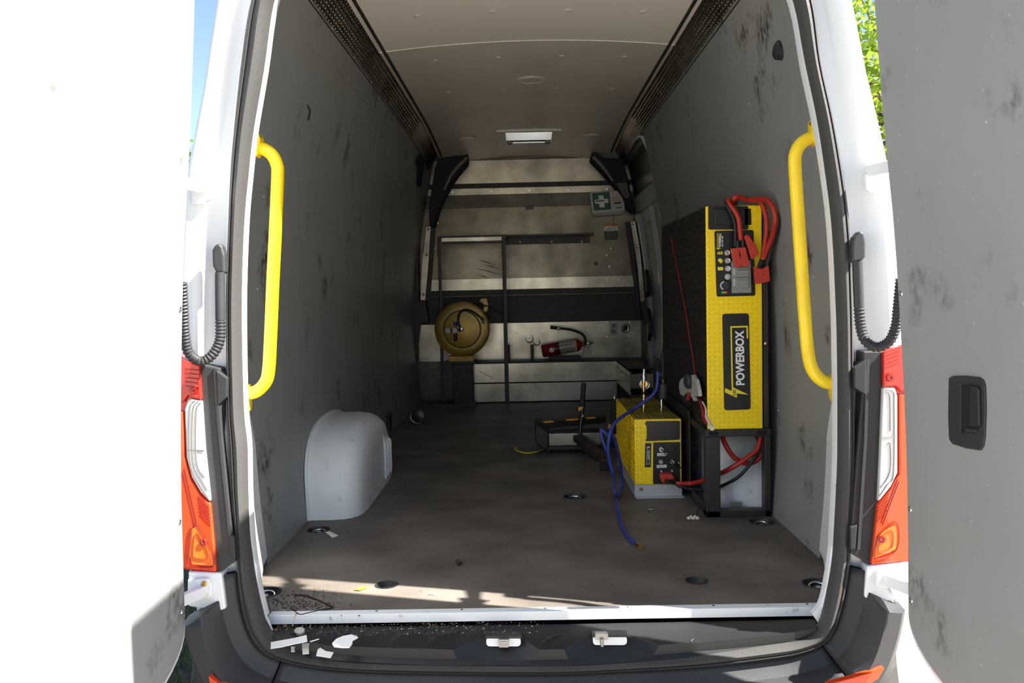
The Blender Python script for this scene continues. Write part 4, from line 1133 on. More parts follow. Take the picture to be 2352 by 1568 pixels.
# ================================================================== HOSE REEL + STAND
YH = 4.24
def rc(cx, cy): return (970 + cx / 5.6, 680 + cy / 5.6)
def rp(cx, cy, y=YH): return Py(*rc(cx, cy), y)
c = rp(510, 425); RR = (rp(865, 425) - c).x
t = thing('hose_reel', (c.x, YH + .06, rp(500, 850).z), 'yellow steel hose reel disc behind the rack post', 'hose reel')
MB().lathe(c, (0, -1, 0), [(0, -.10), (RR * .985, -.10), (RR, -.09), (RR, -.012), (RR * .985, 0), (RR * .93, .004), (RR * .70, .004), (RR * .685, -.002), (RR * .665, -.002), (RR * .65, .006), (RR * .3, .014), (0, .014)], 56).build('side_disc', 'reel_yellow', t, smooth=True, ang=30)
MB().lathe(c, (0, -1, 0), [(RR * .690, -.002), (RR * .690, .003), (RR * .664, .003), (RR * .664, -.002)], 56).build('groove_ring', 'black_paint', t, smooth=True)
MB().lathe(rp(500, 425, YH - .014), (0, -1, 0), [(.020, 0), (.020, .012), (.012, .016), (0, .016)], 18).build('hub', 'steel', t, smooth=True)
MB().tube(spline([rp(a, b, YH - .03) for a, b in ((488, 405), (462, 330), (468, 250), (500, 195), (560, 172), (640, 195), (720, 250), (790, 305))], 6), .0085, 10).build('hose_tail', 'black_cable', t, smooth=True)
MB().prism([rp(a, b, YH - .006) for a, b in ((740, 262), (785, 268), (808, 330), (795, 362), (760, 352))], (0, .012, 0)).build('hose_slot', 'black_gloss', t, bev=.003)
rg = MB(); rg.box(rp(400, 380, YH - .05), rp(445, 480, YH - .02)); rg.tube([rp(425, 470, YH - .035), rp(425, 560, YH - .035), rp(425, 578, YH - .035)], [.013, .013, .005], 12); rg.tube([rp(330, 443, YH - .03), rp(500, 430, YH - .03)], .008, 8)
rgo = rg.build('regulator', 'black_gloss', t, smooth=True)
for a in (330, 420):
    MB().lathe(rp(a, 443, YH - .045), (0, -1, 0), [(.019, 0), (.020, .012), (.017, .013), (0, .012)], 20).build('gauge', 'gauge', rgo, smooth=True)
MB().tube([rp(425, 400, YH - .035), rp(425, 330, YH - .035)], .015, 12).build('blue_knob', 'blue_hose', rgo, smooth=True)
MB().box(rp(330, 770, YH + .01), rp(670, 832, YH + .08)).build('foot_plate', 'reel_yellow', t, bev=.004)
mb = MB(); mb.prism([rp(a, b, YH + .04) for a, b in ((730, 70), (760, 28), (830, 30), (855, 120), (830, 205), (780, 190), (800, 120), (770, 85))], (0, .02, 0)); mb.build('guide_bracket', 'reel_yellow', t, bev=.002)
MB().tube(spline([rp(a, b, YH + .035) for a, b in ((640, 85), (740, 110), (830, 125), (900, 150), (1030, 235))], 5), .006, 8).build('hose_end', 'black_cable', t, smooth=True)
a, b = rp(392, 840, YH), rp(655, 1340, YH)
t = thing('reel_stand', (a.x, YH, F), 'dark steel cabinet stand under the yellow hose reel', 'stand')
MB().box((a.x, YH + .005, F + .02), (b.x, 4.41, a.z - .02)).build('cabinet', 'black_paint', t, bev=.004)
MB().box((a.x - .06, YH - .0, a.z - .02), (b.x + .03, 4.41, a.z)).build('top_plate', 'steel_frame', t, bev=.003)
MB().box((a.x - .16, YH - .02, F), (b.x + .02, 4.40, F + .025)).build('base_plate', 'steel_frame', t, bev=.003)
for k in range(4):
    zz = F + .08 + k * .075; MB().box((a.x + .03, YH, zz), (b.x - .02, YH + .006, zz + .006)).build('louvre', 'black_gloss', t)

# ================================================================== FIRE EXTINGUISHER on the bench
def ec(cx, cy): return (900 + cx / 3.5636, 640 + cy / 3.5636)
YX = 4.54
def ep(cx, cy, y=YX): return Py(*ec(cx, cy), y)
A_, B_ = ep(1232, 592), ep(1545, 538); ax = (B_ - A_); Lx = ax.length; ax.normalize(); rx = .052
lowz = min(A_.z, B_.z) - rx
dz = (zt_ + .012) - (A_.z - rx)
t = thing('fire_extinguisher', (A_.x, YX, zt_ + .012), 'red fire extinguisher lying tilted on the bench, black hose raised', 'fire extinguisher')
MB().lathe(A_, ax, [(0, -.004), (rx * .8, -.004), (rx, .01), (rx, Lx - .03), (rx * .85, Lx - .012), (rx * .5, Lx + .004), (.016, Lx + .012), (.016, Lx + .035), (0, Lx + .035)], 32).build('cylinder', 'extinguisher', t, smooth=True, ang=40)
def band_(name, m, s0, s1, a0, a1, r=rx + .0008):
    u = ax.cross(Vector((0, -1, 0))).normalized(); f_ = Vector((0, -1, 0)); f_ = (f_ - ax * f_.dot(ax)).normalized()
    rows = [[A_ + ax * s + (f_ * math.cos(math.radians(a0 + (a1 - a0) * k / 10)) + u * math.sin(math.radians(a0 + (a1 - a0) * k / 10))) * r for k in range(11)] for s in (s0, s1)]
    return MB().grid(rows).build(name, m, t, smooth=True)
band_('label_sheet', 'grey_light', Lx * .46, Lx * .86, -62, 62); band_('label_stripe', 'tape', Lx * .86, Lx * .89, -60, 60)
band_('strap', 'black_paint', Lx * .36, Lx * .43, -80, 80, rx + .0012)
for k in range(5): band_('label_print', 'extinguisher', Lx * (.50 + .0 * k), Lx * .82, -46 + k * 20, -41 + k * 20, rx + .0014)
MB().lathe(A_ + ax * Lx * .24 - Vector((0, rx, 0)), (0, -1, 0), [(.019, -.004), (.019, .0005), (0, .0012)], 20).build('round_sticker', 'white_print', t, smooth=True)
hd_ = ep(1580, 535)
MB().tube([B_ + ax * .02, B_ + ax * .065], .014, 12).build('valve', 'steel', t, smooth=True)
MB().prism([ep(a, b, YX - .012) for a, b in ((1592, 525), (1612, 530), (1575, 635), (1562, 630))], (0, .02, 0)).build('lever', 'white_plastic', t, bev=.003)
MB().prism([ep(a, b, YX - .012) for a, b in ((1600, 520), (1615, 530), (1634, 612), (1624, 615))], (0, .02, 0)).build('lever', 'white_plastic', t, bev=.003)
MB().prism([ep(a, b, YX - .008) for a, b in ((1612, 528), (1645, 512), (1655, 525), (1620, 542))], (0, .014, 0)).build('safety_tag', 'green_print', t, bev=.002)
hs = spline([ep(a, b, YX - .012) for a, b in ((1582, 545), (1585, 500), (1560, 455), (1490, 424), (1420, 410), (1365, 405))], 6)
MB().tube(hs, .0095, 12).build('hose', 'black_cable', t, smooth=True)
MB().tube([ep(1368, 405, YX - .012), ep(1298, 397, YX - .012)], [.011, .0145], 12).build('nozzle', 'black_gloss', t, smooth=True)
MB().tube([ep(1355, 404, YX - .012), ep(1370, 406, YX - .012)], .0135, 12).build('nozzle_ring', 'steel', t, smooth=True)
MB().box((A_.x + .05, YX - .03, zt_ + .0125), (B_.x, YX + .03, ep(1400, 630).z)).build('cradle', 'black_paint', t)

# ================================================================== TALL YELLOW BOX ON STAND
YF = .925
BX0, BX1 = Py(1623, 700, YF).x, Py(1751, 700, YF).x
BZ0, BZ1 = Py(1690, 985, YF).z, Py(1690, 472, YF).z
YFB = YF + 1.06
t = thing('power_unit', ((BX0 + BX1) / 2, YF + .5, BZ0), 'tall yellow diamond plate power unit standing on a black frame', 'power unit')
MB().box((BX0 + .002, YF + .012, BZ0), (BX1 - .002, YFB, BZ1 - .001)).build('side_case', 'black_side', t, bev=.003, label='black perforated side casing')
MB().box((BX0, YF, BZ0), (BX1, YF + .013, BZ1)).build('front_plate', 'yellow', t, bev=.004, label='yellow diamond plate front')
def bskip(u, v):                                 # keep the lozenges off the fitted plates
    x = BX0 + u; z = BZ0 + v
    for (a, b, c_, d_) in ((1627, 474, 1727, 529), (1639, 528, 1737, 682), (1660, 720, 1721, 943)):
        p, q = Py(a, b, YF), Py(c_, d_, YF)
        if p.x - .004 < x < q.x + .004 and q.z - .004 < z < p.z + .004: return True
    return x > BX1 - .008
tm = MB(); tread(tm, (BX0, YF, BZ0), (1, 0, 0), (0, 0, 1), BX1 - BX0, BZ1 - BZ0, .0178, .0150, .0046, .0028, bskip); tm.build('tread_pattern', 'yellow', t, kind='stuff', fix=False)
tm = MB(); tread(tm, (BX0 + .002, YFB, BZ0), (0, -1, 0), (0, 0, 1), 1.04, BZ1 - BZ0, .0172, .0165, .0046, .0014); tm.build('side_tread_pattern', 'black_side', t, kind='stuff', fix=False)
vent = MB().prism(pxrr(1627, 473, 1719, 527, 4, YF - .004), (0, .006, 0)).build('vent_cover', 'black_gloss', t, bev=.001)
MB().prism(pxpoly([(1710, 479), (1725, 479), (1726, 516), (1711, 517)], YF - .004), (0, .006, 0)).build('vent_flange', 'black_gloss', vent, bev=.001)
MB().prism(pxrr(1641, 480, 1712, 516, 3, YF - .012), (0, .009, 0)).build('vent_hood', 'black_gloss', vent, bev=.003)
cp = MB().prism([Py(a, b, YF - .004) for a, b in ((1641, 533), (1644, 530), (1728, 528), (1731, 531), (1735, 676), (1732, 679), (1649, 681), (1646, 678))], (0, .006, 0)).build('control_panel', 'black_gloss', t, bev=.001)
def cpx(cx, cy): return (1620 + cx / 6.272, 440 + cy / 6.272)
YP = YF - .0045
for (a, b) in ((310, 882), (316, 996), (319, 1110)):
    MB().lathe(Py(*cpx(a, b), YP), (0, -1, 0), [(.0115, -.002), (.0115, .004), (.010, .006), (.007, .0055), (.0065, .0075), (0, .0075)], 20).build('push_button', 'steel', cp, smooth=True)
MB().lathe(Py(*cpx(322, 1225), YP), (0, -1, 0), [(.0115, -.002), (.011, .003), (.006, .006), (0, .007)], 20).build('indicator_lamp', 'grey_light', cp, smooth=True)
dl = MB().lathe(Py(*cpx(278, 1352), YP), (0, -1, 0), [(.0195, -.002), (.0195, .004), (.0175, .005), (.0165, .003), (0, .003)], 28).build('dial', 'dial', cp, smooth=True)
for k in range(7):
    a = math.radians(110 + k * 22); p = Py(*cpx(278 + 56 * math.cos(a), 1352 - 56 * math.sin(a)), YP - .0045)
    MB().box(p - Vector((.0015, .0005, .003)), p + Vector((.0015, .0005, .003))).build('dial_mark', 'white_print', dl)
for (x0, x1, m_) in ((232, 272, 'led_green'), (274, 288, 'logo_yellow'), (290, 320, 'led_red')):
    MB().prism(pxpoly([cpx(x0, 1438), cpx(x1, 1438), cpx(x1, 1466), cpx(x0, 1466)], YP - .0008), (0, .002, 0)).build('charge_scale', m_, cp)
for (b, pts) in ((0, [(180, 1085), (257, 1085), (257, 1133), (180, 1133)]), (1, [(185, 975), (205, 958), (228, 965), (252, 985), (250, 1012), (232, 1020), (240, 1032), (215, 1030), (200, 1008), (182, 1000)]), (2, [(175, 868), (186, 868), (186, 905), (175, 905)]), (3, [(196, 866), (218, 866), (218, 905), (196, 905)]), (4, [(228, 862), (246, 862), (246, 905), (228, 905)])):
    MB().prism(pxpoly([cpx(*q) for q in pts], YP - .0008), (0, .002, 0)).build('symbol', 'logo_yellow', cp)
O, A2, B2 = (Py(*cpx(*q), YP) for q in ((226, 796), (226, 622), (188, 796)))
text_on(cp, 'lettering', 'POWERBOX', O, A2 - O, B2 - O, 'white_print', .0008, .03)
for k in range(3):
    MB().prism(pxpoly([cpx(236, 640 + k * 54), cpx(256, 640 + k * 54), cpx(256, 682 + k * 54), cpx(236, 682 + k * 54)], YP - .0008), (0, .002, 0)).build('small_print', 'grey_light', cp)
def bolt_poly(pts, f, m, parent): return MB().prism(pxpoly([f(*q) for q in pts], parent[1]), (0, .0015, 0)).build('lightning_bolt', m, parent[0])
bolt_poly([(155, 808), (178, 815), (186, 800), (228, 822), (196, 818), (196, 836), (158, 815)], cpx, 'logo_yellow', (cp, YP - .0008))
for pts in ([(170, 800), (170, 606), (176, 606), (176, 800)], [(170, 612), (170, 606), (230, 604), (230, 610)], [(224, 606), (230, 606), (231, 650), (225, 650)]):
    MB().prism(pxpoly([cpx(*q) for q in pts], YP - .0008), (0, .0015, 0)).build('logo_line', 'logo_yellow', cp)
# grey double socket with hinged lids
sk = MB().prism(pxpoly([cpx(380, 1000), cpx(655, 992), cpx(665, 1456), cpx(388, 1462)], YF - .016), (0, .014, 0)).build('socket_block', 'grey_plastic', t, bev=.002)
for (y0, y1) in ((1085, 1225), (1235, 1385)):
    MB().prism(pxpoly([cpx(440, y0 + 6), cpx(622, y0), cpx(626, y1), cpx(442, y1 + 4)], YF - .022), (0, .007, 0)).build('socket_lid', 'grey_plastic', sk, bev=.002)
    MB().prism(pxpoly([cpx(470, y0 + 42), cpx(634, y0 + 38), cpx(636, y0 + 92), cpx(472, y0 + 96)], YF - .027), (0, .006, 0)).build('lid_grip', 'grey_plastic', sk, bev=.002)
    MB().prism(pxpoly([cpx(404, y0 + 16), cpx(436, y0 + 16), cpx(438, y1 - 20), cpx(406, y1 - 20)], YF - .020), (0, .006, 0)).build('lid_hinge', 'grey_light', sk, bev=.001)
# name plate
def npx(cx, cy): return (1640 + cx / 5.057, 700 + cy / 5.057)
YN = YF - .0030
npl = MB().prism([Py(*npx(a, b), YN) for a, b in ((97, 135), (103, 112), (125, 104), (375, 98), (398, 106), (405, 128), (425, 1185), (418, 1206), (398, 1214), (145, 1223), (126, 1216), (118, 1196))], (0, .005, 0)).build('name_plate', 'black_gloss', t)
O, A2, B2 = (Py(*npx(*q), YN) for q in ((357, 930), (347, 296), (254, 932)))
text_on(npl, 'lettering', 'POWERBOX', O, A2 - O, B2 - O, 'white_print', .0008, .035, label='white block lettering reading POWERBOX')
for pts in ([(206, 1000), (190, 252), (206, 252), (222, 968)], [(190, 266), (190, 248), (393, 242), (393, 260)], [(376, 246), (393, 244), (397, 388), (380, 390)]):
    MB().prism(pxpoly([npx(*q) for q in pts], YN - .0008), (0, .0012, 0)).build('logo_line', 'logo_yellow', npl)
bolt_poly([(128, 965), (206, 1000), (222, 956), (400, 1043), (266, 1028), (266, 1079), (127, 1015)], npx, 'logo_yellow', (npl, YN - .0010))
O, A2, B2 = (Py(*npx(*q), YN - .0026) for q in ((256, 1052), (254, 980), (222, 1053)))
text_on(npl, 'lettering', 'CIC', O, A2 - O, B2 - O, 'black_paint', .0006, .02)
# red jump cables hung over the box
t = thing('jumper_cables', Py(1735, 470, YF - .03), 'red and black jumper cables draped over the tall yellow unit', 'cable')
def cab(pts, r, m, name='red_cable', y=YF - .03, ribs=True):
    P = resample(spline([Py(*cpx(a, b), yy) for a, b, yy in pts], 8), .0028)
    rs = [r * (1.0 if (i // 1) % 2 else .90) for i in range(len(P))] if ribs else r
    return MB().tube(P, rs, 14).build(name, m, t, smooth=True, ang=50)
yf = YF
cab([(415, 205, yf + .03), (400, 130, yf), (440, 80, yf - .01), (520, 90, yf), (620, 128, yf + .01), (720, 122, yf - .01), (800, 150, yf - .03), (855, 280, yf - .035), (882, 430, yf - .035), (880, 600, yf - .035), (852, 800, yf - .035), (825, 985, yf - .03)], .0098, 'red_cable')
cab([(620, 128, yf + .01), (760, 112, yf - .05), (870, 112, yf - .10), (950, 190, yf - .13), (1005, 320, yf - .14), (1005, 460, yf - .13), (965, 640, yf - .09), (900, 810, yf - .055), (838, 965, yf - .03)], .0098, 'red_cable')
cab([(345, 185, yf), (320, 130, yf - .012), (352, 190, yf - .025), (430, 290, yf - .035), (480, 400, yf - .04), (500, 560, yf - .042), (515, 700, yf - .042)], .0095, 'red_cable')
cab([(300, 120, yf), (296, 170, yf - .02), (340, 250, yf - .03), (400, 370, yf - .032), (430, 500, yf - .033), (432, 640, yf - .034), (430, 790, yf - .034)], .0062, 'black_cable', 'black_cable', ribs=False)
cab([(440, 210, yf + .02), (450, 130, yf - .004), (500, 80, yf), (570, 90, yf + .01), (640, 120, yf + .02)], .0062, 'black_cable', 'black_cable', ribs=False)
cab([(800, 120, yf - .02), (900, 130, yf - .09), (1015, 300, yf - .135), (1050, 470, yf - .13), (1000, 700, yf - .08), (930, 900, yf - .045), (885, 1060, yf - .03)], .0075, 'black_cable', 'black_cable', ribs=False)
def plug(pts, y, d, holes=(), name='connector'):
    o = MB().prism([Py(*cpx(a, b), y) for a, b in pts], (0, d, 0)).build(name, 'red_plug', t, bev=.0025)
    for (a, b, r) in holes:
        MB().lathe(Py(*cpx(a, b), y - .0004), (0, -1, 0), [(r, -.001), (r, .0004), (0, .0004)], 10).build('screw_hole', 'hole', o)
    return o
c1 = plug([(375, 818), (582, 796), (632, 1000), (640, 1062), (612, 1078), (545, 1080), (535, 1062), (508, 1068), (510, 1085), (432, 1095)], yf - .055, .022, [(487, 848, .0024), (503, 950, .0024), (510, 980, .0018)])
MB().prism(pxpoly([cpx(486, 872), cpx(504, 870), cpx(508, 930), cpx(490, 932)], yf - .0556), (0, .001, 0)).build('slot', 'hole', c1)
MB().prism(pxpoly([cpx(392, 960), cpx(626, 985), cpx(628, 998), cpx(396, 1000)], yf - .0565), (0, .002, 0)).build('ridge', 'red_plug', c1)
plug([(560, 645), (600, 612), (640, 640), (735, 790), (778, 880), (770, 905), (690, 975), (660, 950), (612, 790)], yf - .05, .022, name='connector_cover')
c3 = plug([(705, 1070), (730, 1100), (830, 1105), (915, 1062), (935, 1280), (925, 1295), (770, 1330), (728, 1322)], yf - .05, .024, [(825, 1115, .002), (832, 1190, .002)])
for k in range(6):
    MB().prism(pxpoly([cpx(708 + k * 3, 1115 + k * 32), cpx(748 + k * 3, 1125 + k * 32), cpx(748 + k * 3, 1133 + k * 32), cpx(708 + k * 3, 1125 + k * 32)], yf - .0515), (0, .003, 0)).build('grip_ridge', 'red_plug', c3)
for a, b in ((465, 770), (540, 765)):
    MB().tube([Py(*cpx(a, b - 60), yf - .042), Py(*cpx(a + 4, b + 40), yf - .044)], .0075, 12).build('strain_relief', 'black_cable', t, smooth=True)
MB().tube([Py(*cpx(815, 985), yf - .032), Py(*cpx(775, 1095), yf - .036)], .0085, 12).build('strain_relief', 'black_cable', t, smooth=True)

# stand under and behind the unit
t = thing('box_stand', ((BX0 + BX1) / 2, YF + .5, F), 'black steel tube stand carrying the tall yellow unit', 'stand')
LX0, LX1 = Py(1622, 1100, YF).x, Py(1655, 1100, YF).x
RX0, RX1 = Py(1757, 1100, YF).x, Py(1764, 1100, YF).x
zr = BZ0
def fbox(a, b, name, m='steel_frame', bev=.003): return MB().box(a, b).build(name, m, t, bev=bev)
zt2 = zr - .028
fbox((LX0, YF, F), (LX1, YF + .05, zt2), 'front_leg'); fbox((RX0, YF, F), (RX1 + .012, YF + .05, zt2), 'front_leg')
tr_ = fbox((LX0 - .003, YF - .004, zt2), (RX1 + .012, YF + .05, zr), 'top_rail'); 
fbox((LX0, YF, F), (RX1 + .012, YF + .05, F + .026), 'bottom_rail')
for (xa, xb) in ((LX0 + .012, LX1 - .010), (RX0 - .030, RX0 + .006)):
    MB().box((xa, YF - .0055, zt2 + .006), (xb, YF - .003, zr - .007)).build('tube_end', 'hole', tr_)
fbox((LX0, YF + .05, F), (LX0 + .032, YFB, F + .045), 'side_rail'); fbox((LX0, YF + .05, zt2), (LX0 + .032, YFB, zr), 'side_rail'); fbox((RX1 - .012, YF + .05, zt2), (RX1 + .012, YFB, zr), 'side_rail')
fbox((LX0, YFB - .05, F + .045), (LX0 + .032, YFB, zt2), 'rear_leg'); fbox((RX1 - .012, YFB - .05, F), (RX1 + .012, YFB, zt2), 'rear_leg')
fbox((LX0 - .006, YF + .30, F + .045), (LX0 - .001, YFB, zr + .03), 'side_sheet', 'black_paint')
u0 = Py(1757, 700, YF + .02).x
fbox((BX1 + .006, YF + .01, zr), (BX1 + .026, YF + .04, F + 1.12), 'back_upright'); fbox((BX1 + .028, YF + .03, F + .02), (BX1 + .033, YF + .5, F + 1.10), 'back_sheet', 'black_paint')
MB().lathe(Py(1758, 788, YF + .008), (0, -1, 0), [(.007, 0), (.006, .006), (0, .008)], 10).build('bolt', 'brass', t, smooth=True)
MB().prism(pxpoly([(1676, 1150), (1705, 1153), (1703, 1176), (1675, 1176)], YF + .055), (0, .004, 0)).build('foot_bracket', 'steel', t, bev=.001)
# cables looping under the box to the small unit
def stube(pts, r, m, name, par, ribs=False):
    P = resample(spline(pts, 8), .004)
    rs = [r * (1 if i % 2 else .93) for i in range(len(P))] if ribs else r
    return MB().tube(P, rs, 14).build(name, m, par, smooth=True, ang=50)
def bx(cx, cy): return (1560 + cx / 6.533, 980 + cy / 6.533)
def bp(cx, cy, y): return Py(*bx(cx, cy), y)
t = thing('battery_leads', bp(900, 560, 1.0), 'red and black battery leads looping through the black stand', 'cable')
yl = YF + .062
stube([bp(650, 150, yl + .02), bp(690, 260, yl), bp(790, 420, yl - .002), bp(900, 510, yl), bp(1020, 550, yl), bp(1150, 510, yl), bp(1245, 400, yl), bp(1270, 270, yl), bp(1270, 160, yl)], .0098, 'red_cable', 'red_lead', t, True)
Y2 = 1.272
stube([bp(1225, 150, yl - .012), bp(1170, 330, yl - .02), bp(1050, 440, yl - .022), bp(900, 545, yl - .022), bp(760, 630, yl - .01), bp(640, 690, yl + .02), bp(520, 735, yl + .07), bp(400, 795, yl + .12), bp(200, 845, Y2 - .08), bp(0, 850, Y2 - .07), (bp(-75, 830, Y2 - .05))], .0098, 'red_cable', 'red_lead', t, True)
stube([bp(1200, 330, yl - .015), bp(1120, 480, yl - .02), bp(1000, 640, yl - .02), bp(850, 780, yl - .01), bp(640, 885, yl + .02), bp(520, 930, yl + .07), bp(390, 945, yl + .12), bp(200, 935, Y2 - .09), bp(30, 900, Y2 - .08), bp(-60, 850, Y2 - .06), bp(-125, 830, Y2 - .05)], .0065, 'black_cable', 'black_lead', t)

# red ratchet strap with cutter-like buckle hanging on the black side
xs_ = BX0 - .012
def sp(cx, cy, off=0.): return Px(1400 + cx / 7.838, 800 + cy / 7.838, xs_ - off)
t = thing('cord_reel', sp(1480, 950), 'grey retractable cord reel with red cord on the black casing', 'cord reel')
MB().tube([Px(1541, 545, xs_), Px(1570, 690, xs_), Px(1588, 800, xs_), sp(1540, 470)], .0022, 8).build('red_cord', 'red_cord', t, smooth=True)
MB().prism([sp(a, b, .004) for a, b in ((1305, 640), (1330, 560), (1400, 500), (1560, 470), (1620, 560), (1660, 740), (1675, 860), (1600, 860), (1520, 800), (1450, 790), (1380, 860), (1330, 830), (1310, 720))], (-.014, 0, 0)).build('reel_body', 'grey_light', t, bev=.003)
MB().lathe(sp(1455, 590, .018), (-1, -.2, 0), [(.030, 0), (.030, .014), (.024, .020), (0, .021)], 24).build('reel_cap', 'plastic_dark', t, smooth=True)
for pts, m_ in (([(1345, 860), (1400, 850), (1430, 920), (1415, 990), (1380, 960)], 'plastic_dark'), ([(1450, 790), (1490, 775), (1440, 940), (1420, 930)], 'red_plug'), ([(1490, 820), (1540, 800), (1600, 940), (1560, 950)], 'grey_light')):
    MB().prism([sp(a, b, .010) for a, b in pts], (-.01, 0, 0)).build('reel_arm', m_, t, bev=.002)
MB().tube(spline([sp(1600, 860), sp(1640, 980), sp(1680, 1120), sp(1690, 1240), sp(1730, 1330)], 5), .006, 8).build('cord_tail', 'red_cord', t, smooth=True)
MB().tube(spline([sp(1670, 960, .006), sp(1730, 1080, .006), sp(1740, 1220, .008), sp(1790, 1320, .01), sp(1850, 1440, .01)], 5), [.003] * 10 + [.006] * 8 + [.009] * 3, 8).build('frayed_end', 'paper_tan', t, smooth=True)

# ================================================================== SMALL YELLOW UNIT
def sx(cx, cy): return (1410 + cx / 6.819, 920 + cy / 6.819)
def s2p(cx, cy, y=Y2): return Py(*sx(cx, cy), y)
SX0, SX1 = s2p(325, 700).x, s2p(1058, 700).x
SZ0, SZ1 = s2p(600, 1312).z, s2p(600, 290).z
YSB = Y2 + .72
FZ = s2p(700, 1500).z
t = thing('compressor_unit', ((SX0 + SX1) / 2, Y2 + .35, F), 'small yellow diamond plate compressor box on an aluminium foot', 'compressor unit')
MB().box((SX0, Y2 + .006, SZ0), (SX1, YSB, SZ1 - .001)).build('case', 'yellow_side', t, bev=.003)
MB().box((SX0, Y2, SZ0), (SX1, Y2 + .007, SZ1)).build('front_plate', 'yellow', t, bev=.003)
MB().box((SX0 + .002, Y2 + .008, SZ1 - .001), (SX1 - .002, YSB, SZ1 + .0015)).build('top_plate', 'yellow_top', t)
def sskip(u, v): return u > .045
tm = MB(); tread(tm, (SX0, Y2, SZ0), (1, 0, 0), (0, 0, 1), SX1 - SX0, SZ1 - SZ0, .0178, .0150, .0046, .0028, sskip); tm.build('tread_pattern', 'yellow', t, kind='stuff', fix=False)
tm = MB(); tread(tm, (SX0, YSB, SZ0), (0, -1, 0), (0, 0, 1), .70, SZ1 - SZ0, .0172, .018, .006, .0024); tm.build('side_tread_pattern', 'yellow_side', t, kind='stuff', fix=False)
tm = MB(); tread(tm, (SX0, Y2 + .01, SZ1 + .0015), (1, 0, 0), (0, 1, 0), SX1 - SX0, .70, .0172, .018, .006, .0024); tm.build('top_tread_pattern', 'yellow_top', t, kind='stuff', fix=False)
mb = MB(); mb.box((SX0 - .003, Y2 - .004, F), (SX1, Y2 + .002, SZ0)); mb.box((SX0, Y2 - .03, F), (SX1 + .006, Y2, F + .005)); mb.box((SX0 - .003, Y2, F), (SX1, YSB, F + .006)); mb.box((SX0 + .002, Y2 + .01, F), (SX0 + .008, YSB, SZ0)); mb.build('foot_angle', 'alloy_light', t, bev=.001)
MB().lathe(s2p(428, 1385, Y2 - .004), (0, -1, 0), [(.0085, 0), (.0085, .003), (.005, .006), (0, .006)], 6).build('bolt', 'brass', t)
MB().prism([s2p(a, b, Y2 - .003) for a, b in ((498, 330), (520, 320), (1020, 316), (1036, 330), (1036, 600), (1020, 612), (520, 634), (498, 622), (515, 585), (515, 400), (490, 370))], (0, .004, 0)).build('vent_cover', 'black_gloss', t, bev=.001)
MB().prism([s2p(a, b, Y2 - .003) for a, b in ((490, 665), (585, 663), (578, 1040), (484, 1040))], (0, .004, 0)).build('name_plate', 'black_gloss', t)
MB().prism([s2p(a, b, Y2 - .0036) for a, b in ((500, 718), (528, 735), (535, 712), (570, 735), (536, 735), (530, 758))], (0, .001, 0)).build('lightning_bolt', 'white_print', t)
for pts in (((512, 760), (520, 760), (520, 980), (512, 980)), ((528, 780), (548, 780), (548, 920), (528, 920)), ((556, 770), (566, 770), (566, 930), (556, 930))):
    MB().prism([s2p(a, b, Y2 - .0036) for a, b in pts], (0, .001, 0)).build('small_print', 'grey_light', t)
for pts in (((500, 990), (558, 990), (558, 996), (500, 996)), ((552, 935), (558, 935), (558, 996), (552, 996))):
    MB().prism([s2p(a, b, Y2 - .0036) for a, b in pts], (0, .001, 0)).build('logo_line', 'white_print', t)
pn = MB().prism([s2p(a, b, Y2 - .003) for a, b in ((617, 665), (628, 653), (1030, 645), (1038, 655), (1036, 1298), (625, 1303), (613, 1290))], (0, .004, 0)).build('control_panel', 'black_gloss', t)
for (a, b, r, m_) in ((742, 765, .0125, 'steel'), (733, 958, .0095, 'grey_light'), (912, 955, .0105, 'steel'), (905, 755, .014, 'plastic_dark'), (738, 1100, .005, 'steel'), (905, 1092, .005, 'steel'), (1010, 965, .004, 'steel')):
    MB().lathe(s2p(a, b, Y2 - .003), (0, -1, 0), [(r, 0), (r, .006), (r * .75, .009), (r * .7, .004), (0, .004)], 18).build('fitting', m_, pn, smooth=True)
for pts in (((677, 822), (828, 817), (830, 862), (678, 867)), ((670, 1008), (824, 1000), (826, 1046), (672, 1054))):
    lb = MB().prism([s2p(a, b, Y2 - .0036) for a, b in pts], (0, .001, 0)).build('sticker', 'white_print', pn)
    (xa, ya), (xb, yb) = pts[0], pts[1]
    MB().prism([s2p(a, b, Y2 - .0042) for a, b in ((xa + 22, ya + 20), (xb - 22, yb + 20), (xb - 22, yb + 32), (xa + 22, ya + 32))], (0, .0006, 0)).build('sticker_print', 'grey_plastic', lb)
pl = MB().prism([s2p(a, b, Y2 - .055) for a, b in ((732, 1165), (915, 1150), (965, 1230), (930, 1275), (880, 1235), (820, 1280), (775, 1300), (745, 1260))], (0, .055, 0)).build('battery_plug', 'red_plug', pn, bev=.005)
MB().tube([s2p(820, 1255, Y2 - .06), s2p(850, 1275, Y2 - .085)], .0085, 12).build('plug_boot', 'black_cable', pl, smooth=True); MB().tube([s2p(915, 1255, Y2 - .06), s2p(945, 1275, Y2 - .075)], .009, 12).build('plug_boot', 'black_cable', pl, smooth=True)
stube([s2p(742, 765, Y2 - .012), s2p(775, 790, Y2 - .03), s2p(840, 880, Y2 - .04), s2p(930, 980, Y2 - .04), s2p(1050, 1050, Y2 - .03), s2p(1160, 1070, Y2 - .01), s2p(1260, 1010, Y2 + .0), s2p(1310, 900, Y2 + .01), s2p(1310, 810, Y2 + .02), s2p(1270, 700, Y2 + .03), s2p(1200, 640, Y2 + .06)], .0022, 'black_cable', 'control_wire', t)
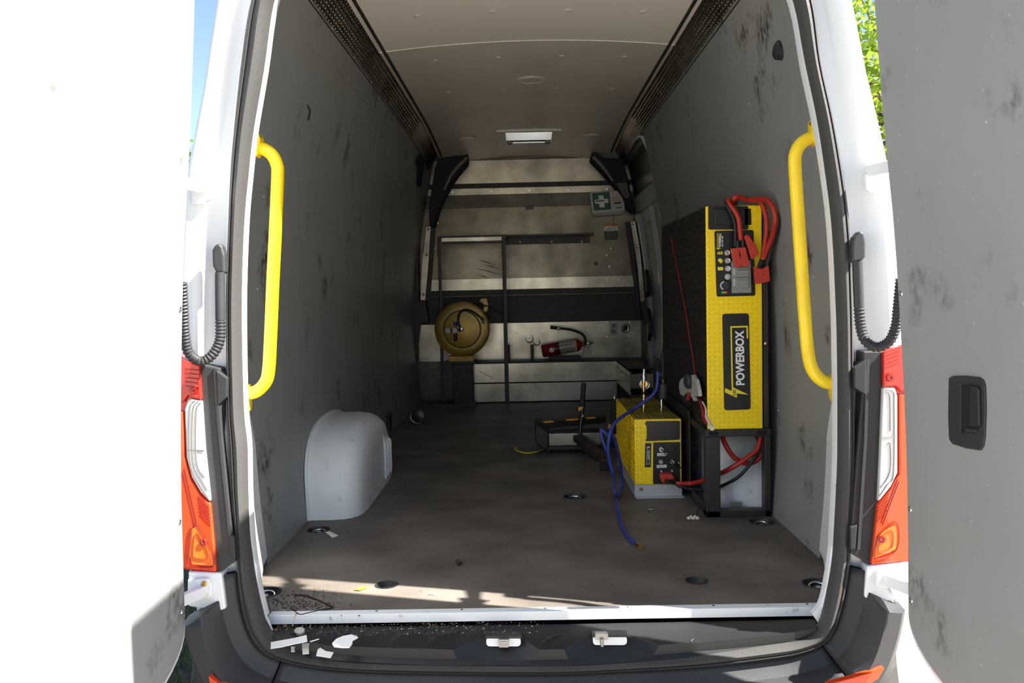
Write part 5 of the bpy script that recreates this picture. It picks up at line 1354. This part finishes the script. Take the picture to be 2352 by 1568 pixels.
# valve stack on the top plate
def fx(cx, cy): return (1400 + cx / 7.838, 800 + cy / 7.838)
vb = Pz(*fx(612, 1160), SZ1 + .0015); vy = vb.y
def vp(cx, cy): return Py(*fx(cx, cy), vy)
t = thing('air_coupling', vb, 'brass and steel air coupling standing on the small yellow box', 'air coupling')
def stack(pts, m, name):                          # (cx,cy,r) list
    MB().tube([vp(a, b) for a, b, r in pts], [r for a, b, r in pts], 12).build(name, m, t, smooth=True, ang=30)
stack([(612, 1165, .0048), (613, 1080, .0048)], 'brass', 'stem'); stack([(613, 1078, .0075), (617, 1070, .0075), (618, 890, .0075), (618, 880, .006)], 'brass', 'hex_body')
stack([(615, 880, .0065), (617, 825, .0065)], 'brass', 'nipple'); stack([(617, 825, .0055), (618, 775, .0055)], 'black_cable', 'dark_collar'); stack([(618, 775, .0062), (620, 595, .0062)], 'brass', 'tube')
stack([(620, 598, .0080), (620, 545, .0080), (620, 540, .0105), (620, 470, .0105), (620, 455, .0085), (621, 425, .0085)], 'steel', 'quick_coupler'); stack([(622, 425, .005), (622, 400, .005), (622, 395, .0075), (622, 370, .0070)], 'steel', 'coupler_tip')
cr_ = vp(636, 650); MB().tube([cr_ + Vector((.0205 * math.cos(k * math.pi / 12), .006, .0205 * math.sin(k * math.pi / 12))) for k in range(24)], .0024, 8, closed=True).build('split_ring', 'steel', t, smooth=True)
MB().lathe(cr_ + Vector((0, .02, 0)), (0, -1, 0), [(.015, -.004), (.015, .004), (0, .004)], 18).build('brass_cap', 'brass', t, smooth=True)
wb = Pz(*fx(937, 1140), SZ1 + .0015); vy = wb.y
t = thing('air_filter', wb, 'black cylindrical air filter on a brass stem on the small yellow box', 'air filter')
stack([(937, 1145, .0068), (937, 1075, .0068)], 'brass', 'stem'); stack([(937, 1075, .006), (937, 1010, .006), (935, 1005, .0085), (935, 975, .0085), (935, 970, .006), (935, 915, .006)], 'steel', 'nipple')
stack([(960, 905, .016), (962, 890, .022), (962, 760, .0245), (962, 640, .0245), (962, 625, .018)], 'plastic_dark', 'filter_bowl'); stack([(962, 625, .013), (962, 545, .013)], 'black_gloss', 'filter_neck')
# blue air hose from the filter down to the floor
fh = [vp(880, 420), vp(870, 560), vp(850, 700), vp(790, 830)]
yv = vy
pts = [Py(1511, 853, yv - .03), Py(1510, 880, yv - .03), Py(1503, 902, yv - .035), Py(1480, 922, yv - .04), Py(1455, 940, 1.42), Py(1430, 956, 1.36), Py(1412, 972, 1.32), Py(1400, 1000, 1.30), Py(1397, 1040, 1.30), Py(1406, 1080, 1.30), Py(1412, 1110, 1.28)]
pts += [Pz(1418, 1165, F + .03), Pz(1425, 1200, F + .008), Pz(1440, 1230, F + .008), Pz(1466, 1254, F + .008)]
t = thing('blue_air_hose', Pz(1440, 1230, F), 'blue rubber air hose trailing from the compressor to the floor', 'air hose')
stube(pts, .0072, 'blue_hose', 'hose', t)
stube([Py(1400, 1002, 1.315), Py(1388, 992, 1.33), Py(1381, 985, 1.34), Py(1383, 1008, 1.33), Py(1395, 1040, 1.32), Py(1405, 1085, 1.32), Pz(1413, 1130, F + .07), Pz(1420, 1140, F + .012), Pz(1428, 1120, F + .008), Py(1424, 1060, 1.40), Py(1412, 1010, 1.36), Py(1400, 985, 1.33)], .0068, 'blue_hose', 'hose_loop', t)
e0, e1 = Pz(1462, 1251, F + .008), Pz(1471, 1258, F + .008)
MB().tube([e0, e1], [.0085, .0095], 10).build('brass_end', 'brass', t, smooth=True)
# steel rod leaning behind
tag(MB().tube([Pz(1506, 860, F + .34), Py(1525, 795, 2.5)], .004, 8).build('metal_rod', 'steel', smooth=True), 'thin metal rod leaning against the black casing', 'rod')

# ================================================================== LIFT DOLLY
def jx(cx, cy): return (1150 + cx / 6.272, 860 + cy / 6.272)
YJ = 2.24
def jp(cx, cy, y=YJ): return Py(*jx(cx, cy), y)
t = thing('wheel_dolly', Pz(*jx(900, 1190), F), 'black steel dolly with silver tray and hazard striped posts', 'dolly')
a, b = jp(500, 745), jp(1450, 1195)
zt3 = jp(900, 760).z
MB().box((jp(690, 900).x, YJ, jp(900, 1025).z), (jp(1450, 900).x, YJ + .02, jp(900, 850).z)).build('silver_tray', 'aluminium_bright', t, bev=.003)
MB().box((jp(690, 900).x, YJ + .02, jp(900, 845).z - .006), (jp(1450, 900).x, YJ + .16, jp(900, 845).z)).build('tray_top', 'aluminium_dull', t, bev=.002)
MB().box((jp(640, 900).x, YJ + .01, F + .02), (jp(1450, 900).x, YJ + .30, jp(900, 1028).z)).build('chassis', 'black_paint', t, bev=.006)
MB().prism([jp(a, b, YJ - .01) for a, b in ((500, 760), (560, 735), (690, 830), (690, 1060), (640, 1090), (560, 1040), (500, 960))], (0, .30, 0)).build('end_block', 'black_paint', t, bev=.006)
zc_ = jp(600, 740, YJ).z
bb = MB().prism([Vector((x, y, z)) for x, y, z in ((jp(520, 0).x, YJ + .02, zc_ - .02), (jp(520, 0).x, YJ + .10, zc_ - .02), (jp(1560, 0).x, YJ + .30, zc_ - .02), (jp(1560, 0).x, YJ + .20, zc_ - .02))], (0, 0, .035)).build('cross_beam', 'black_paint', t, bev=.003)
for (x0, x1) in ((.10, .24), (.42, .60), (.72, .85)):
    A0, B0 = Vector((jp(520, 0).x, YJ + .018, zc_ + .010)), Vector((jp(1560, 0).x, YJ + .198, zc_ + .010))
    P0, P1 = A0.lerp(B0, x0), A0.lerp(B0, x1)
    MB().prism([P0 + Vector((0, -.001, 0)), P1 + Vector((0, -.001, 0)), P1 + Vector((-.01, -.001, .006)), P0 + Vector((-.01, -.001, .006))], (0, .03, 0)).build('hazard_tape', 'tape', bb)
ph = MB().tube([jp(1140, 870, YJ - .02), jp(1160, 660, YJ - .01), jp(1185, 440, YJ), jp(1197, 130, YJ + .01)], [.0115, .0115, .0115, .0115], 16).build('post', 'black_gloss', t, smooth=True)
MB().tube([jp(1172, 460, YJ - .001), jp(1196, 150, YJ + .009), jp(1198, 118, YJ + .01)], [.0135, .0135, .010], 16).build('rubber_grip', 'rubber', ph, smooth=True)
for pts in (((1120, 468), (1195, 465), (1165, 505), (1122, 535)), ((1160, 608), (1195, 570), (1196, 610))):
    MB().prism([jp(a, b, YJ - .022) for a, b in pts], (0, .012, 0)).build('hazard_tape', 'tape', ph)
MB().prism([jp(1042, 880, YJ - .03), jp(1190, 868, YJ - .03), jp(1520, 1130, YJ - .20), jp(1470, 1230, YJ - .22), jp(1340, 1160, YJ - .16)], (0, 0, -.03)).build('tow_beam', 'steel_frame', t, bev=.004)
fp = Pz(*jx(1500, 1390), F); MB().box((fp.x - .02, fp.y, F), (fp.x + .03, fp.y + .05, F + .055)).build('foot', 'black_gloss', t, bev=.004)
q0, q1 = jp(1600, 1050, YJ + .15), jp(1642, 345, YJ + .15)
ph = MB().tube([q0, q1], .0165, 16).build('post', 'rubber', t, smooth=True)
MB().tube([q1, q1 + Vector((.001, 0, .012)), q1 + Vector((.001, 0, .02))], [.0165, .013, .006], 14).build('steel_cap', 'steel', ph, smooth=True)
for pts in (((1552, 715), (1596, 715), (1570, 790), (1548, 780)), ((1640, 870), (1688, 838), (1680, 900), (1640, 920))):
    MB().prism([jp(a, b, YJ + .125) for a, b in pts], (0, .012, 0)).build('hazard_tape', 'tape', ph)
# yellow wire on the floor
tag(MB().tube(resample(spline([Pz(*jx(a, b), F + .004) for a, b in ((230, 1040), (200, 1062), (240, 1100), (330, 1125), (420, 1128), (540, 1105), (610, 1078))], 6), .01), .0035, 8).build('yellow_wire', 'logo_yellow', smooth=True), 'thin yellow wire curling on the floor beside the dolly', 'wire')

# ================================================================== SMALL THINGS FURTHER IN
c = Pz(960, 975, F); c = Py(960, 955, c.y + .05)
t = thing('round_lamp', (c.x, c.y, F), 'small round glass-faced lamp on the floor by the dark wall', 'lamp')
MB().lathe(c, (0, -1, .1), [(0, -.06), (.045, -.05), (.052, 0), (.052, .01), (.046, .012), (.045, .006)], 28).build('housing', 'plastic_black', t, smooth=True)
MB().lathe(c, (0, -1, .1), [(.045, .005), (.03, .009), (0, .010)], 28).build('glass', 'glass_face', t, smooth=True)
MB().lathe(c, (0, -1, .1), [(.046, .012), (.050, .013), (.052, .010)], 28).build('rim', 'plate_dark', t, smooth=True)
MB().box((c.x - .04, c.y - .01, F), (c.x + .04, c.y + .05, c.z - .04)).build('base', 'plastic_black', t, bev=.004)
p = on_wall(893, 970, -1, .003)
t = thing('wall_bracket', p - Vector((0, 0, .06)), 'slotted grey metal bracket on the wall beyond the wheel arch', 'bracket')
mb = MB(); mb.box((p.x, p.y - .05, p.z - .06), (p.x + .012, p.y + .05, p.z + .06)); mb.build('plate', 'aluminium_dull', t, bev=.003)
MB().box((p.x + .011, p.y - .025, p.z - .01), (p.x + .014, p.y + .025, p.z + .04)).build('slot', 'hole', t)
# blue marking on the left wall high up
t = thing('hanging_bundle', on_wall(960, 430, -1), 'dark blue looped bundle hung high on the wall near the bulkhead', 'bundle')
def lw(cx, cy, off=.01): return on_wall(900 + cx / 6.815, 330 + cy / 6.815, -1, off)
for k in range(4):
    d = k * 14
    MB().tube(resample(spline([lw(450 - d, 180 + d), lw(500 - d, 330), lw(470 - d, 500), lw(450 - d * .5, 660), lw(400 + d, 640), lw(410 + d, 450), lw(430 - d, 300)], 6, True), .02), .006, 6, closed=True).build('rope_loop', 'blue_paint', t, smooth=True)
MB().tube([lw(380, 300), lw(365, 340), lw(380, 370)], .004, 6).build('hook', 'steel', t, smooth=True)

# ================================================================== LITTER, LEAVES, DIRT
def flat(name, pts, z, m, label, cat, th=.0012, group=None, curl=0., fn=None):
    P = [Pz(a, b, z) for a, b in pts]
    if curl:
        cx = sum(p.x for p in P) / len(P)
        for i, p in enumerate(P): p.z += curl * (i % 2)
    return tag(MB().prism(P, (0, 0, th)).build(name, m), label, cat, group)
def lc(cx, cy): return (600 + cx / 9.046, 1400 + cy / 9.046)
def piece(name, pts, y, m, label, cat, d=.0012, group=None):
    P = [Py(*lc(a, b), y) for a, b in pts]
    return tag(MB().prism(P, (0, d, 0)).build(name, m), label, cat, group)
ZS = F - .030
def tilt(name, pts, z0, dzt, m, label, cat, group=None, th=.0012):
    """thin scrap lying on the step: height rises with image row offset"""
    return tag(MB().prism([Pz(*lc(a, b), z0 + e) for (a, b, e) in pts], (0, 0, th)).build(name, m), label, cat, group)
G = 'paper scraps on the step'
tilt('paper_strip', [(200, 680, .004), (560, 625, .004), (700, 590, .006), (940, 530, .008), (958, 665, .004), (700, 715, .002), (420, 780, .001), (198, 812, .001)], F - .027, 0, 'paper', 'long white torn paper strip on the dirty step', 'paper', G)
tilt('paper_strip', [(845, 690, .006), (1005, 672, .006), (985, 790, .002), (995, 915, .001), (860, 930, .001), (850, 800, .002)], F - .046, 0, 'paper_tan', 'short tan paper strip crossing under the long white strip', 'paper', G)
tilt('paper_scrap', [(620, 740, .004), (725, 735, .004), (690, 800, .001), (698, 872, .0), (620, 880, .0)], F - .052, 0, 'paper', 'narrow pale scrap below the long white paper strip', 'paper', G)
tilt('paper_scrap', [(1175, 825, .004), (1230, 795, .004), (1340, 865, .004), (1505, 890, .003), (1440, 1005, .0), (1310, 985, .0), (1140, 960, .0)], F - .056, 0, 'paper', 'white paper square with ragged lower edge in the step groove', 'paper', G)
tilt('plaster_flake', [(1475, 720, .006), (1560, 630, .010), (1700, 570, .010), (1880, 540, .008), (2010, 590, .004), (1900, 650, .004), (1890, 720, .002), (1830, 795, .0), (1690, 798, .0), (1520, 780, .0)], F - .030, 0, 'paper', 'broken white plaster flake with beige rim on the step', 'debris', th=.004)
tilt('wood_splinter', [(1010, 660, .002), (1190, 606, .004), (1205, 615, .004), (1030, 672, .002)], F - .034, 0, 'paper', 'thin white splinter beside the paper strips', 'debris')
c = Pz(*lc(795, 480), ZS)
tag(MB().lathe((c.x, c.y, c.z), (.1, -.15, 1), [(0, -.001), (.0125, -.001), (.0140, .002), (.0140, .008), (.012, .0105), (0, .011)], 24).build('plastic_cap', 'white_plastic', smooth=True), 'round pale plastic cap on the dirty step', 'cap')
def straw(pts, label): tag(MB().tube([Pz(a, b, z) for a, b, z in pts], .0012, 6).build('straw_stalk', 'straw'), label, 'straw')
straw([(672, 1437, F + .002), (676, 1420, F + .006), (680, 1405, F + .006)], 'pale straw stalk lying across the white sill strip')
flat('dry_leaf', [(813, 1355), (824, 1350), (836, 1347), (844, 1350), (836, 1353), (826, 1356)], F + .002, 'leaf_dry', 'small yellow orange leaf on the sunlit floor strip', 'leaf', .002)
flat('paper_scrap', [(747, 1222), (757, 1220), (777, 1230), (763, 1235)], F + .001, 'paper', 'small white paper scrap beside the wheel arch cup', 'paper', group=None)
flat('paper_scrap', [(638, 1404), (654, 1399), (658, 1408), (644, 1413)], F + .001, 'grey_plastic', 'grey card scrap in the dirt by the sill corner', 'paper')
flat('paper_scrap', [(984, 1364), (990, 1360), (998, 1361), (992, 1366)], F + .001, 'paper_tan', 'tiny tan scrap on the sunlit floor strip', 'paper')
P = [Pz(a, b, F + .003) for a, b in ((676, 1366), (700, 1367), (730, 1377), (752, 1388), (765, 1394), (740, 1400), (710, 1407), (687, 1411), (670, 1395))]
tag(MB().tube(resample(spline(P, 5), .006), .0022, 6).build('black_cord', 'black_cable', smooth=True), 'black cord bent to a point among dirt on the floor', 'cord')
flat('dark_clod', [(1047, 1290), (1055, 1288), (1060, 1295), (1052, 1300), (1046, 1296)], F, 'dirt', 'dark clod of dirt in the middle of the floor', 'dirt clod', .008)
for (a, b, w, lab) in ((1488, 1170, 9, 'small bolt lying before the small yellow box'),):
    p = Pz(a, b, F + .005); tag(MB().tube([p, p + Vector((.03, .005, 0))], [.006, .003], 8).build('loose_bolt', 'steel', smooth=True), lab, 'bolt')
t = thing('foam_crumb', Pz(1590, 1188, F), 'crumbled cream foam scrap with dark clip beside the stand foot', 'debris')
mb = MB(); 
for k in range(5):
    p = Pz(1582 + k * 5, 1190 - (k % 2) * 3, F + .004); mb.lathe(p, (0, 0, 1), [(0, -.004), (.008, -.002), (.006, .005), (0, .007)], 7)
mb.build('foam', 'paper_tan', t); MB().tube([Pz(1598, 1186, F + .006), Py(1606, 1166, Pz(1598, 1186, F).y)], .0035, 6).build('dark_clip', 'plastic_dark', t, smooth=True)
# loose dirt, far too many grains to count
def grains(name, n, fn, label, m, s0=.0012, s1=.005):
    mb = MB()
    for _ in range(n):
        p = fn(); r = random.uniform(s0, s1) * random.choice((.5, .7, 1)); a = random.uniform(0, 6.28)
        v = [p + Vector((r * math.cos(a + q * 2.1), r * math.sin(a + q * 2.1), 0)) for q in range(3)] + [p + Vector((0, 0, r * .8))]
        mb.add(v, [(0, 1, 3), (1, 2, 3), (2, 0, 3)])
    tag(mb.build(name, m, fix=False), label, 'dirt', kind='stuff')
def fpt():
    a = random.gauss(690, 45); b = random.gauss(1385, 14)
    return Pz(max(a, 606), min(max(b, 1350), 1414), F)
grains('floor_dirt', 700, fpt, 'dark loose dirt scattered in the floor corner', 'dirt')
grains('floor_grit', 260, lambda: Pz(random.uniform(640, 1870), random.uniform(1230, 1405), F), 'fine pale grit over the floor near the sill', 'dirt_light', .0008, .0022)
def spt(lo, hi):
    a = lo + (hi - lo) * random.random() ** 1.6; f = random.random()
    y0 = -.025 - .06 * f
    return Vector((Py(a, 1460, -.06).x, y0, F - .0205 - .0095 * (-y0 - .017) / .08))
grains('step_dirt', 900, lambda: spt(630, 1150), 'dark dirt lying on the plastic step', 'dirt', .0012, .005)
grains('step_grit', 220, lambda: spt(630, 1250), 'pale chips and grit on the plastic step', 'dirt_light', .001, .004)
for k, (a, b) in enumerate(((655, 1439), (633, 1448), (608, 1467))):
    p = Pz(a, b, F - .026 if k < 2 else F - .04); r = .006
    tag(MB().lathe(p, (0, 0, 1), [(0, -.002), (r, 0), (r * .8, r * .7), (0, r)], 7).build('pebble', 'stone_red'), ('small brick red pebble by the straw stalk', 'flat brown stone at the step corner', 'orange brown pebble resting on the seal corner')[k], 'pebble')

# ================================================================== TREES OUTSIDE
def tree(name, base, h, crown, rad, n, m, label, leaf=.09):
    t = thing(name, base, label, 'tree', 'trees outside the van')
    b = Vector(base)
    trk = MB().tube(spline([b, b + Vector((.1, 0, h * .3)), b + Vector((-.1, .1, h * .6)), b + Vector((0, 0, h * .85))], 5), [.22 * (1 - .8 * i / 15) for i in range(16)], 10)
    trk.build('trunk', 'bark', t, smooth=True)
    mb = MB(); cl_ = [Vector((random.gauss(0, .42), random.gauss(0, .42), random.gauss(0, .45))) for _ in range(70)]
    for cpt in cl_[:24]:
        c = Vector(crown) + Vector((cpt.x * rad[0], cpt.y * rad[1], cpt.z * rad[2])); mbp = [b + Vector((0, 0, h * .55)), (b + Vector((0, 0, h * .6))).lerp(c, .5), c]
        mb.tube(mbp, [.06, .03, .008], 5)
    mb.build('branches', 'bark', t)
    mb = MB()
    for _ in range(n):
        c = random.choice(cl_); p = Vector(crown) + Vector(((c.x + random.gauss(0, .11)) * rad[0], (c.y + random.gauss(0, .11)) * rad[1], (c.z + random.gauss(0, .11)) * rad[2]))
        u = Vector((random.gauss(0, 1), random.gauss(0, 1), random.gauss(0, .6))).normalized(); w = u.cross(Vector((random.gauss(0, 1), random.gauss(0, 1), random.gauss(0, 1)))).normalized()
        s = leaf * random.uniform(.6, 1.2)
        mb.add([p, p + u * s * .5 + w * s * .38, p + u * s, p + u * s * .5 - w * s * .38], [(0, 1, 2, 3)])
    o = mb.build('foliage', m, t, kind='stuff', fix=False)
tree('tree', (6.3, 12.0, 0), 7.0, (5.3, 11.0, 4.6), (2.5, 2.6, 2.9), 9000, 'leaf', 'bright yellow green leafy tree beyond the shaded rear door', .12)
tree('tree', (9.5, 17.5, 0), 6.0, (8.0, 16.5, 3.4), (3.0, 2.5, 2.3), 5000, 'leaf_dark', 'darker green tree low behind the bright leafy tree', .2)
tree('tree', (-19, 44, 0), 8.0, (-18, 44, 6.0), (3, 3, 3.0), 3000, 'leaf_dark', 'distant tree beyond the sunlit rear door', .35)
